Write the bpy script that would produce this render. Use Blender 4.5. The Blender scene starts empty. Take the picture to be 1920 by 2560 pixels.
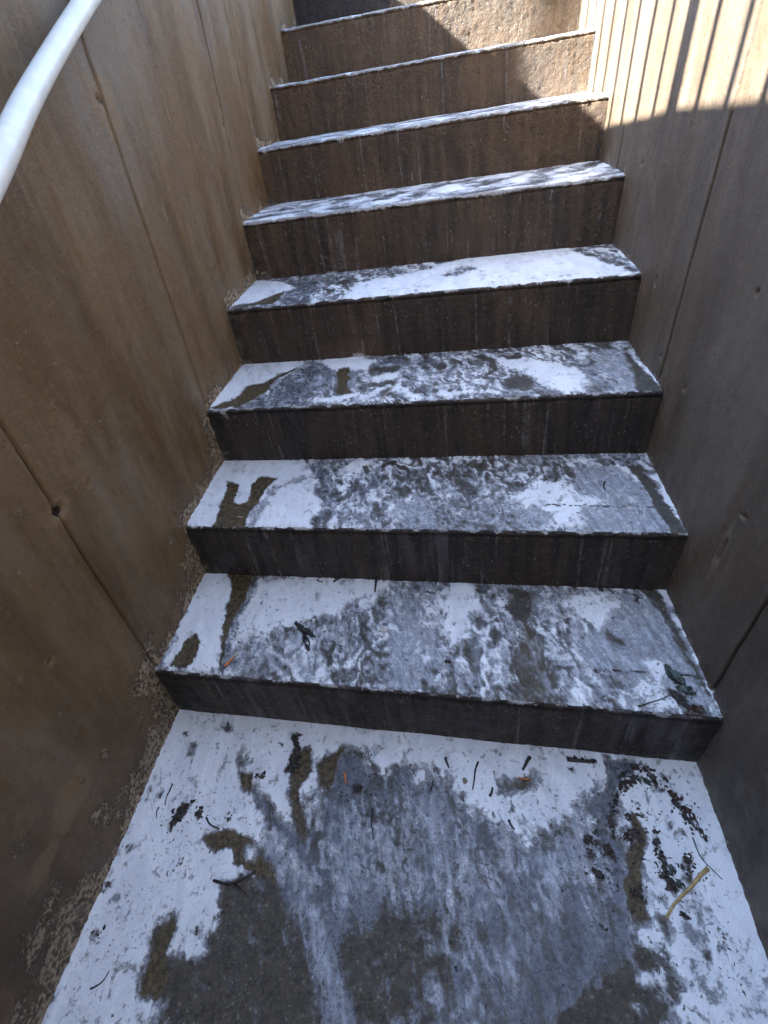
import bpy, math, random
import numpy as np
from mathutils import Vector

# ------------------------------------------------------------------ camera, light, exposure
sc = bpy.context.scene
cam_d = bpy.data.cameras.new("camera"); cam = bpy.data.objects.new("camera", cam_d); sc.collection.objects.link(cam)
sc.camera = cam
cam_d.sensor_fit = 'HORIZONTAL'; cam_d.sensor_width = 36.0; cam_d.lens = 36.0 * 1284.8 / 1920.0
cam_d.clip_start = 0.02; cam_d.clip_end = 500.0
CAM_Z, PITCH, ROLL = 1.13356, 0.68314, -0.173322
cam.location = (0, 0, CAM_Z)
from mathutils import Matrix
_f = Vector((0, math.cos(PITCH), -math.sin(PITCH))); _r = Vector((1, 0, 0)); _u = _r.cross(_f)
_r2 = math.cos(ROLL) * _r + math.sin(ROLL) * _u; _u2 = -math.sin(ROLL) * _r + math.cos(ROLL) * _u
cam.matrix_world = Matrix(((_r2.x, _u2.x, -_f.x, 0), (_r2.y, _u2.y, -_f.y, 0), (_r2.z, _u2.z, -_f.z, CAM_Z), (0, 0, 0, 1)))

SUN = Vector((-1.0, 0.05, 0.85)).normalized()
w = bpy.data.worlds.new("World"); sc.world = w; w.use_nodes = True
nt = w.node_tree; nt.nodes.clear()
sky = nt.nodes.new("ShaderNodeTexSky"); sky.sky_type = 'NISHITA'; sky.sun_disc = False
sky.sun_elevation = math.asin(SUN.z); sky.sun_rotation = math.atan2(SUN.x, SUN.y)
bg = nt.nodes.new("ShaderNodeBackground"); bg.inputs[1].default_value = 0.105
out = nt.nodes.new("ShaderNodeOutputWorld")
nt.links.new(sky.outputs[0], bg.inputs[0]); nt.links.new(bg.outputs[0], out.inputs[0])
sun_d = bpy.data.lights.new("sun", 'SUN'); sun_d.energy = 5.0; sun_d.angle = math.radians(0.5); sun_d.color = (1.0, 0.95, 0.87)
sun = bpy.data.objects.new("sun", sun_d); sc.collection.objects.link(sun)
sun.rotation_euler = SUN.to_track_quat('Z', 'Y').to_euler()
sc.view_settings.view_transform = 'Standard'; sc.view_settings.look = 'None'
sc.view_settings.exposure = 3.5; sc.view_settings.gamma = 1.0

# ------------------------------------------------------------------ measured geometry of the stair
WL = (-0.76697, 0.22420, 0.00211, 0.0464)      # left wall face  x = a + b y + c y^2 + d z
WR = (0.44922, 0.20427, -0.00101, 0.0534)      # right wall face
YL = [0.752, 1.053, 1.341, 1.632, 1.916, 2.195, 2.470, 2.736, 2.992, 3.256, 3.52]
YR = [0.422, 0.727, 1.025, 1.321, 1.619, 1.919, 2.218, 2.514, 2.809, 3.105, 3.40]
ZT = [0.168, 0.340, 0.509, 0.683, 0.859, 1.027, 1.190, 1.357, 1.527, 1.697, 1.868]
GZ = 1.697
def wx(W, y, z): return W[0] + W[1] * y + W[2] * y * y + W[3] * z

# ------------------------------------------------------------------ helpers
def hsh(i, j, s):
    n = (i * 374761393 + j * 668265263 + s * 2147483647 + 1013904223) & 0xFFFFFFFF
    n = ((n ^ (n >> 13)) * 1274126177) & 0xFFFFFFFF
    n = (n ^ (n >> 16)) & 0xFFFFFFFF
    return n / 4294967295.0 * 2 * math.pi
def noise(x, y, s=0):
    x = np.asarray(x, float); y = np.asarray(y, float)
    i = np.floor(x).astype(np.int64); j = np.floor(y).astype(np.int64); fx = x - i; fy = y - j
    def g(a, b):
        t = hsh(i + a, j + b, s); return np.cos(t) * (fx - a) + np.sin(t) * (fy - b)
    u = fx * fx * fx * (fx * (fx * 6 - 15) + 10); v = fy * fy * fy * (fy * (fy * 6 - 15) + 10)
    a = g(0, 0) * (1 - u) + g(1, 0) * u; b = g(0, 1) * (1 - u) + g(1, 1) * u
    return (a * (1 - v) + b * v) * 1.4
def fbm(x, y, s=0, o=4):
    r = 0; a = 1.0; t = 0
    for k in range(o): r = r + a * noise(x * 2 ** k + 17.3 * k, y * 2 ** k - 9.1 * k, s + k * 7); t += a; a *= 0.5
    return r / t * 1.5
def sstep(a, b, x):
    t = np.clip((x - a) / (b - a), 0, 1); return t * t * (3 - 2 * t)

def link(name, me, mat, parent=None, props=None):
    o = bpy.data.objects.new(name, me); sc.collection.objects.link(o)
    if mat is not None and not me.materials: me.materials.append(mat)
    if parent is not None: o.parent = parent
    if props: tag(o, **props)
    return o
def tag(o, label=None, cat=None, group=None, kind=None):
    if label: o['label'] = label
    if cat: o['category'] = cat
    if group: o['group'] = group
    if kind: o['kind'] = kind
    return o
def grid_mesh(name, X, Y, Z, mask=None, flip=False, smooth=True):
    nu, nv = X.shape
    co = np.stack([X, Y, Z], -1).reshape(-1, 3).astype(np.float32)
    idx = np.arange(nu * nv).reshape(nu, nv)
    q = np.stack([idx[:-1, :-1], idx[1:, :-1], idx[1:, 1:], idx[:-1, 1:]], -1).reshape(-1, 4)
    if flip: q = q[:, ::-1]
    me = bpy.data.meshes.new(name)
    me.vertices.add(len(co)); me.vertices.foreach_set('co', co.ravel())
    me.loops.add(q.size); me.loops.foreach_set('vertex_index', q.ravel().astype(np.int32))
    me.polygons.add(len(q)); me.polygons.foreach_set('loop_start', np.arange(0, q.size, 4, dtype=np.int32))
    me.update(calc_edges=True)
    me.polygons.foreach_set('use_smooth', np.full(len(q), smooth))
    if mask is not None:
        a = me.attributes.new('mask', 'FLOAT_COLOR', 'POINT')
        a.data.foreach_set('color', mask.reshape(-1, 4).astype(np.float32).ravel())
    me.validate(); return me
def raw_mesh(name, V, F, smooth=False):
    me = bpy.data.meshes.new(name); me.from_pydata([tuple(v) for v in V], [], F); me.update()
    if smooth: me.polygons.foreach_set('use_smooth', np.full(len(me.polygons), True))
    return me
def tube(name, pts, rad, n=10, smooth=True, cap=True):
    pts = [Vector(p) for p in pts]; V = []; F = []
    if not hasattr(rad, '__len__'): rad = [rad] * len(pts)
    t0 = (pts[1] - pts[0]).normalized(); up = Vector((0, 0, 1)) if abs(t0.z) < 0.9 else Vector((1, 0, 0))
    for i, p in enumerate(pts):
        t = (pts[min(i + 1, len(pts) - 1)] - pts[max(i - 1, 0)]).normalized()
        a = t.cross(up).normalized(); b = a.cross(t)
        for k in range(n):
            an = 2 * math.pi * k / n; V.append(p + rad[i] * (math.cos(an) * a + math.sin(an) * b))
    for i in range(len(pts) - 1):
        for k in range(n): F.append((i * n + k, i * n + (k + 1) % n, (i + 1) * n + (k + 1) % n, (i + 1) * n + k))
    if cap: F.append(tuple(range(n - 1, -1, -1))); F.append(tuple(range((len(pts) - 1) * n, len(pts) * n)))
    return raw_mesh(name, V, F, smooth)
def box(name, lo, hi):
    x0, y0, z0 = lo; x1, y1, z1 = hi
    V = [(x0, y0, z0), (x1, y0, z0), (x1, y1, z0), (x0, y1, z0), (x0, y0, z1), (x1, y0, z1), (x1, y1, z1), (x0, y1, z1)]
    return raw_mesh(name, V, [(3, 2, 1, 0), (4, 5, 6, 7), (0, 1, 5, 4), (1, 2, 6, 5), (2, 3, 7, 6), (3, 0, 4, 7)])

# ------------------------------------------------------------------ materials
class NT:
    def __init__(s, name):
        s.m = bpy.data.materials.new(name); s.m.use_nodes = True; s.t = s.m.node_tree; s.t.nodes.clear()
        s.out = s.n('ShaderNodeOutputMaterial'); s.b = s.n('ShaderNodeBsdfPrincipled'); s.l(s.b.outputs[0], s.out.inputs[0])
        s.co = s.n('ShaderNodeTexCoord').outputs['Object']
    def n(s, k): return s.t.nodes.new(k)
    def l(s, a, b): s.t.links.new(a, b)
    def put(s, sock, v):
        if isinstance(v, (int, float, tuple)):
            sock.default_value = (*v, 1) if isinstance(v, tuple) and len(v) == 3 and sock.type == 'RGBA' else v
        else: s.l(v, sock)
    def mp(s, sx, sy, sz, rot=0):
        m = s.n('ShaderNodeMapping'); s.l(s.co, m.inputs[0]); m.inputs['Scale'].default_value = (sx, sy, sz); m.inputs['Rotation'].default_value = (0, 0, rot); return m.outputs[0]
    def noise(s, sc_, det=6, ro=.6, dist=0, vec=None):
        n = s.n('ShaderNodeTexNoise'); s.l(vec or s.co, n.inputs['Vector']); n.inputs['Scale'].default_value = sc_
        n.inputs['Detail'].default_value = det; n.inputs['Roughness'].default_value = ro; n.inputs['Distortion'].default_value = dist; return n.outputs['Fac']
    def voro(s, sc_, feat='F1', out='Distance', vec=None):
        n = s.n('ShaderNodeTexVoronoi'); n.feature = feat; s.l(vec or s.co, n.inputs['Vector']); n.inputs['Scale'].default_value = sc_; return n.outputs[out]
    def ss(s, v, a, b, lo=0, hi=1):
        n = s.n('ShaderNodeMapRange'); n.interpolation_type = 'SMOOTHSTEP'; s.put(n.inputs[0], v)
        for k, x in zip((1, 2, 3, 4), (a, b, lo, hi)): n.inputs[k].default_value = x
        return n.outputs[0]
    def ma(s, op, a, b=0.0, c=None):
        n = s.n('ShaderNodeMath'); n.operation = op; s.put(n.inputs[0], a); s.put(n.inputs[1], b)
        if c is not None: s.put(n.inputs[2], c)
        return n.outputs[0]
    def mix(s, f, a, b, mode='MIX'):
        n = s.n('ShaderNodeMix'); n.data_type = 'RGBA'; n.blend_type = mode; s.put(n.inputs[0], f); s.put(n.inputs[6], a); s.put(n.inputs[7], b); return n.outputs[2]
    def att(s, name='mask'):
        a = s.n('ShaderNodeAttribute'); a.attribute_name = name; sp = s.n('ShaderNodeSeparateColor'); s.l(a.outputs['Color'], sp.inputs[0])
        return sp.outputs[0], sp.outputs[1], sp.outputs[2], a.outputs['Alpha']
    def bump(s, h, dist, strength=1.0, prev=None):
        b = s.n('ShaderNodeBump'); s.put(b.inputs['Height'], h); b.inputs['Distance'].default_value = dist; b.inputs['Strength'].default_value = strength
        if prev is not None: s.l(prev, b.inputs['Normal'])
        return b.outputs[0]
    def done(s, col=None, rough=None, nor=None, spec=None):
        if col is not None: s.put(s.b.inputs['Base Color'], col)
        if rough is not None: s.put(s.b.inputs['Roughness'], rough)
        if nor is not None: s.l(nor, s.b.inputs['Normal'])
        if spec is not None: s.put(s.b.inputs['Specular IOR Level'], spec)
        return s.m

def mat_tread():
    s = NT('crusted_wet_concrete'); W, F, O, D = s.att()
    n1 = s.noise(38, 9, .72); n2 = s.noise(210, 6, .75); n3 = s.noise(9, 6, .6, 1.2, s.mp(2.0, .75, 1)); n4 = s.noise(480, 3, .7)
    swirl = s.noise(15, 8, .66, 1.1, s.mp(2.0, .8, 1)); flow = s.noise(34, 6, .6, .6, s.mp(2.4, .45, 1))
    c0 = lambda n: s.ma('SUBTRACT', n, .5)
    nf = s.ma('ADD', s.ma('MULTIPLY', c0(n1), 1.9), s.ma('ADD', s.ma('MULTIPLY', c0(n2), 1.3), s.ma('MULTIPLY', c0(swirl), 1.5)))
    # bare concrete with light sand grains
    g = s.ss(s.voro(170), .30, .12); g2 = s.ss(s.voro(85), .24, .12); mid = s.noise(110, 5, .75)
    bare = s.mix(s.ss(n1, .36, .64), (.022, .019, .015), (.095, .078, .055))
    bare = s.mix(s.ss(mid, .46, .60, 0, .7), bare, (.095, .082, .064))
    bare = s.mix(s.ss(mid, .46, .36, 0, .8), bare, (.012, .011, .010))
    bare = s.mix(s.ss(n2, .38, .62, 0, .7), bare, s.mix(n1, (.034, .030, .025), (.105, .090, .070)))
    bare = s.mix(s.ma('MULTIPLY', g, s.ma('MULTIPLY', s.ss(n2, .44, .56), s.ss(s.noise(11, 4, .65), .38, .60, .15, 1))), bare, (.28, .255, .22))
    bare = s.mix(s.ma('MULTIPLY', g2, s.ss(n1, .47, .56)), bare, (.24, .215, .18))
    bare = s.mix(s.ma('MULTIPLY', s.ss(s.voro(60, 'F1', 'Distance', s.mp(1.3, .8, 1)), .22, .10), s.ss(n2, .50, .56)), bare, (.010, .009, .008))
    bare = s.mix(s.ss(n4, .60, .72, 0, .6), bare, (.012, .010, .009))
    ol = s.mix(s.ss(mid, .38, .62), (.040, .027, .009), (.135, .095, .042))
    bare = s.mix(s.ma('MULTIPLY', O, s.ss(n2, .25, .5, .7, 1)), bare, ol)
    film = s.mix(s.ss(s.ma('ADD', s.ma('MULTIPLY', swirl, .6), s.ma('MULTIPLY', flow, .4)), .38, .62), (.045, .047, .056), (.135, .142, .168))
    film = s.mix(s.ss(W, .04, .46), film, s.mix(s.ss(flow, .36, .64), (.27, .29, .32), (.50, .54, .58)))
    grit = s.ma('MULTIPLY', s.ma('SUBTRACT', 1.0, s.ss(W, .1, .4)), s.ss(mid, .47, .56)); film = s.mix(s.ma('MULTIPLY', grit, s.ss(W, -.15, .2, .25, .6)), film, (.25, .25, .26))
    film = s.mix(s.ma('MULTIPLY', s.ss(mid, .44, .36), .6), film, (.045, .040, .038))
    film = s.mix(s.ma('MULTIPLY', s.ss(n2, .54, .64), .30), film, (.40, .40, .43))
    film = s.mix(s.ma('MULTIPLY', s.ss(swirl, .50, .44), s.ma('MULTIPLY', s.ss(n2, .44, .54), s.ss(F, .95, .7))), film, (.080, .064, .052))
    cF = s.ss(s.ma('ADD', F, s.ma('MULTIPLY', nf, .55)), .36, .66)
    col = s.mix(cF, bare, film)
    # milky veil that follows the flow
    veil = s.ma('MULTIPLY', s.ss(W, .05, .6), s.ss(s.ma('ADD', flow, s.ma('MULTIPLY', W, .4)), .42, .80))
    col = s.mix(s.ma('MULTIPLY', veil, .8), col, (.50, .52, .57))
    wn = s.ma('ADD', W, s.ma('MULTIPLY', nf, s.ma('SUBTRACT', 1.0, s.ma('MULTIPLY', F, .5))))
    cW = s.ss(wn, .40, .86)
    white = s.mix(s.ss(n3, .35, .65), (.78, .80, .82), (.90, .92, .93))
    white = s.mix(s.ss(s.ma('ADD', c0(n1), c0(n2)), -.09, -.24, 0, .7), white, (.40, .385, .38))
    speck = s.ma('MULTIPLY', s.ss(s.voro(62), .15, .05), s.ss(s.noise(14, 3), .50, .58))
    white = s.mix(speck, white, (.13, .11, .10))
    col = s.mix(cW, col, white)
    # thin dark rim where the crust ends
    rim = s.ma('MULTIPLY', s.ss(wn, .30, .40), s.ss(wn, .54, .44)); col = s.mix(s.ma('MULTIPLY', rim, .45), col, (.075, .062, .052))
    dn = s.ma('ADD', D, s.ma('MULTIPLY', nf, 1.25))
    cD = s.ss(dn, .50, .70)
    col = s.mix(cD, col, s.mix(s.ss(n2, .4, .6), (.008, .008, .009), (.050, .036, .028)))
    rough = s.mix(cW, s.mix(cF, s.mix(O, (.42, .42, .42), (.16, .16, .16)), (.17, .17, .17)), (.50, .50, .50))
    rough = s.mix(s.ss(n2, .45, .7, 0, .3), rough, (.7, .7, .7))
    h = s.ma('ADD', s.ma('MULTIPLY', cW, 1.1), s.ma('MULTIPLY', n2, s.ma('SUBTRACT', 1.5, s.ma('MULTIPLY', cF, .8))))
    h = s.ma('ADD', h, s.ma('MULTIPLY', cD, .8)); h = s.ma('ADD', h, s.ma('MULTIPLY', n4, .6)); h = s.ma('ADD', h, s.ma('MULTIPLY', n1, 1.2))
    return s.done(col, rough, s.bump(h, .0014, 1.0))

def mat_riser():
    s = NT('damp_dark_concrete'); W, F, O, D = s.att()
    v = s.mp(1, 1, .10); st = s.noise(38, 6, .65, 0, v); st2 = s.noise(130, 4, .6, 0, s.mp(1, 1, .06)); n1 = s.noise(30, 8, .7); n2 = s.noise(240, 5, .7); big = s.noise(5, 4, .6)
    grit = s.noise(95, 7, .78)
    cool = s.mix(s.ss(st, .35, .68), (.024, .017, .013), (.076, .053, .037)); warm = s.mix(s.ss(st, .33, .70), (.058, .036, .019), (.150, .092, .048))
    warm = s.mix(s.ss(big, .4, .62, 0, .6), warm, s.mix(st, (.080, .047, .021), (.19, .112, .052)))
    c = s.mix(s.ss(F, .05, .85), warm, cool)
    c = s.mix(s.ss(grit, .57, .68, 0, .75), c, (.20, .165, .13)); c = s.mix(s.ss(grit, .43, .33, 0, .8), c, (.012, .009, .008))
    c = s.mix(s.ss(st2, .58, .74, 0, .40), c, (.14, .115, .10))
    fl = s.ma('MULTIPLY', s.ss(s.voro(95, vec=s.mp(1, 1, .6)), .26, .12), s.ss(s.noise(12, 6, .7), .49, .60)); c = s.mix(s.ma('MULTIPLY', fl, s.ss(n2, .42, .55, .2, .95)), c, (.34, .29, .24))
    dk = s.ma('MULTIPLY', s.ss(s.voro(70), .26, .12), s.ss(s.noise(16, 5, .7), .52, .60)); c = s.mix(s.ma('MULTIPLY', dk, .85), c, (.010, .008, .007))
    drip = s.ma('MULTIPLY', s.ss(s.noise(70, 3, .5, 0, s.mp(1, 1, .03)), .60, .68), s.ss(n1, .42, .56)); c = s.mix(s.ma('MULTIPLY', drip, .45), c, (.33, .31, .30))
    # pits and pale grains
    gr = s.ma('MULTIPLY', s.ss(s.voro(170, vec=s.mp(1, 1, .55)), .20, .07), s.ss(n1, .50, .62))
    c = s.mix(s.ma('MULTIPLY', gr, .8), c, (.30, .26, .22))
    c = s.mix(s.ss(n2, .62, .72, 0, .7), c, (.16, .13, .105))
    c = s.mix(s.ss(n2, .40, .30, 0, .8), c, (.012, .010, .009))
    wn = s.ma('ADD', W, s.ma('MULTIPLY', s.ma('SUBTRACT', n1, .5), 1.1)); wn = s.ma('ADD', wn, s.ma('MULTIPLY', s.ma('SUBTRACT', n2, .5), .9))
    cW = s.ss(wn, .5, .66); c = s.mix(cW, c, s.mix(n2, (.30, .27, .23), (.70, .70, .71)))
    cF = s.ma('MULTIPLY', s.ss(F, .8, 1.0), s.ss(st, .40, .6)); c = s.mix(s.ma('MULTIPLY', cF, .40), c, (.20, .19, .23))
    cO = s.ss(s.ma('ADD', O, s.ma('MULTIPLY', s.ma('SUBTRACT', n1, .5), 1.2)), .45, .7)
    c = s.mix(cO, c, s.mix(s.ss(n2, .35, .65), (.07, .055, .042), (.33, .28, .22)))
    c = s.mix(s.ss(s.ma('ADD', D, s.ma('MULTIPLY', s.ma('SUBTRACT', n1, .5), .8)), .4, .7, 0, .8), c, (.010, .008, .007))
    lump = s.voro(120, 'SMOOTH_F1')
    h = s.ma('ADD', s.ma('MULTIPLY', n1, 1.2), s.ma('ADD', s.ma('MULTIPLY', grit, 1.2), s.ma('MULTIPLY', n2, .55))); h = s.ma('ADD', h, s.ma('MULTIPLY', s.ma('MULTIPLY', lump, s.ss(n1, .4, .6)), 1.0)); h = s.ma('ADD', h, s.ma('MULTIPLY', cO, s.ma('MULTIPLY', n2, 1.5)))
    return s.done(c, s.ss(n1, .35, .65, .42, .72), s.bump(s.ma('ADD', h, s.ma('SUBTRACT', s.ma('MULTIPLY', fl, .6), s.ma('MULTIPLY', dk, .9))), .0042, 1.0))

def mat_wall(nm, tint, sat):
    s = NT(nm); C_, P_, H_, R_ = s.att()
    v = s.mp(1, 1, .16); st = s.noise(9, 8, .66, .3, v); grit = s.noise(85, 7, .78); pit = s.voro(75); st2 = s.noise(60, 5, .6, 0, s.mp(1, 1, .05)); n1 = s.noise(22, 8, .68); n2 = s.noise(200, 5, .7); big = s.noise(2.6, 5, .6)
    c = s.mix(s.ss(st, .34, .66), (.105, .072, .043), (.215, .165, .112))
    huge = s.noise(4.2, 5, .62, .2, s.mp(1, 1, .22)); c = s.mix(s.ss(huge, .50, .66, 0, .75), c, (.215, .185, .150)); c = s.mix(s.ss(huge, .48, .34, 0, .7), c, (.130, .078, .036))
    c = s.mix(s.ss(n1, .42, .30, 0, .55), c, (.085, .060, .040)); c = s.mix(s.ss(big, .42, .62, 0, .55), c, s.mix(st, (.135, .090, .050), (.19, .130, .074)))
    c = s.mix(s.ss(st2, .56, .70, 0, .22), c, (.27, .22, .165))
    c = s.mix(s.ss(st2, .42, .32, 0, .22), c, (.085, .062, .045))
    c = s.mix(s.ss(n1, .60, .72, 0, .35), c, (.25, .215, .18))
    c = s.mix(s.ss(n2, .66, .74, 0, .6), c, (.33, .28, .22))
    c = s.mix(s.ss(n2, .36, .28, 0, .7), c, (.05, .035, .025))
    c = s.mix(s.ss(grit, .42, .30, 0, .75), c, (.075, .052, .036)); c = s.mix(s.ss(grit, .58, .70, 0, .6), c, (.29, .235, .175))
    c = s.mix(s.ma('MULTIPLY', s.ss(pit, .16, .08), s.ss(n1, .52, .60)), c, (.035, .026, .020))
    fl = s.ma('MULTIPLY', s.ss(s.voro(48), .13, .06), s.ss(s.noise(7, 5, .7), .50, .60)); c = s.mix(s.ma('MULTIPLY', fl, s.ss(n2, .4, .55)), c, (.38, .32, .25))
    # darker lower band: shade at the wall foot painted into the colour
    c = s.mix(s.ma('MULTIPLY', R_, s.ss(n1, .3, .6, .45, .85)), c, s.mix(st, (.032, .026, .018), (.075, .058, .040)))
    c = s.mix(s.ss(s.ma('ADD', P_, s.ma('ADD', s.ma('MULTIPLY', s.ma('SUBTRACT', n1, .5), 1.7), s.ma('MULTIPLY', s.ma('SUBTRACT', grit, .5), .9))), .35, .80, 0, .7), c, s.mix(n2, (.18, .13, .085), (.31, .24, .165)))
    cC = s.ss(s.ma('ADD', C_, s.ma('ADD', s.ma('MULTIPLY', s.ma('SUBTRACT', n1, .5), 1.4), s.ma('MULTIPLY', s.ma('SUBTRACT', n2, .5), .8))), .48, .66)
    grn = s.voro(115)
    c = s.mix(cC, c, s.mix(s.ss(s.ma('ADD', s.ma('MULTIPLY', grn, .5), s.ma('ADD', grit, s.ma('MULTIPLY', n2, .6))), .92, 1.20), (.115, .088, .064), (.55, .46, .35)))
    c = s.mix(s.ss(H_, .4, .7), c, (.018, .014, .011))
    h = s.ma('ADD', s.ma('MULTIPLY', n1, .9), s.ma('MULTIPLY', n2, .45)); h = s.ma('ADD', h, s.ma('MULTIPLY', st, .5)); h = s.ma('ADD', h, s.ma('MULTIPLY', st2, .25))
    h = s.ma('ADD', h, s.ma('MULTIPLY', cC, s.ma('MULTIPLY', grit, 2.5)))
    h = s.ma('ADD', h, s.ma('MULTIPLY', grit, 1.1))
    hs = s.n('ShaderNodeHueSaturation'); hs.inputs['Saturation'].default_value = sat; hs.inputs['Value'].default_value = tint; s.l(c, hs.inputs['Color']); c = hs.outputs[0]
    return s.done(c, s.ss(n1, .3, .7, .38, .68), s.bump(h, .0034, 1.0))

def mat_flat(name, a, b, scale=40, rough=.6, bump=.0005, spec=None, metal=0, stretch=None):
    s = NT(name); n = s.noise(scale, 5, .65, 0, s.mp(*stretch) if stretch else None)
    s.b.inputs['Metallic'].default_value = metal
    return s.done(s.mix(s.ss(n, .35, .65), a, b), rough, s.bump(n, bump, .8), spec)

M_TREAD, M_RISER = mat_tread(), mat_riser()
M_WALL = mat_wall('bounce_warmed_board_concrete', 1.0, 1.35); M_WALL_R = mat_wall('shade_greyed_board_concrete', .74, .95)  # same concrete twice: left tinted for warm bounce light, right darkened for shade
M_GROUND = mat_flat('gravelly_ground', (.16, .14, .11), (.26, .23, .19), 30, .9, .004)
M_PIPE = mat_flat('white_painted_pipe', (.74, .76, .70), (.84, .85, .79), 25, .38, .0002)
M_METAL = mat_flat('grey_painted_metal', (.10, .10, .10), (.14, .14, .14), 60, .5, .0002)
M_KERB = mat_flat('kerb_concrete', (.20, .17, .13), (.30, .26, .21), 18, .8, .002)
M_TWIG = mat_flat('black_wet_bark', (.006, .006, .007), (.035, .026, .020), 300, .45, .0006)
M_LEAF = mat_flat('rotten_leaf', (.010, .008, .008), (.060, .042, .030), 160, .62, .0012)
M_RUST = mat_flat('reddish_rotten_leaf', (.020, .010, .007), (.060, .030, .018), 140, .45, .0008)
M_ORANGE = mat_flat('orange_paper', (.42, .12, .03), (.62, .22, .07), 120, .6, .0003)
M_STRAW = mat_flat('yellow_straw', (.30, .20, .07), (.50, .36, .15), 150, .6, .0003)
M_PALE = mat_flat('pale_straw', (.35, .30, .24), (.60, .56, .50), 150, .6, .0003)
M_STONE = mat_flat('pale_pebble', (.30, .27, .24), (.62, .60, .58), 120, .7, .0008)
M_SPROUT = mat_flat('dusty_green_leaf', (.13, .13, .06), (.28, .27, .16), 120, .6, .0003)
M_GREEN = mat_flat('dark_green_leaf', (.012, .020, .016), (.05, .065, .05), 90, .35, .0006)

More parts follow.
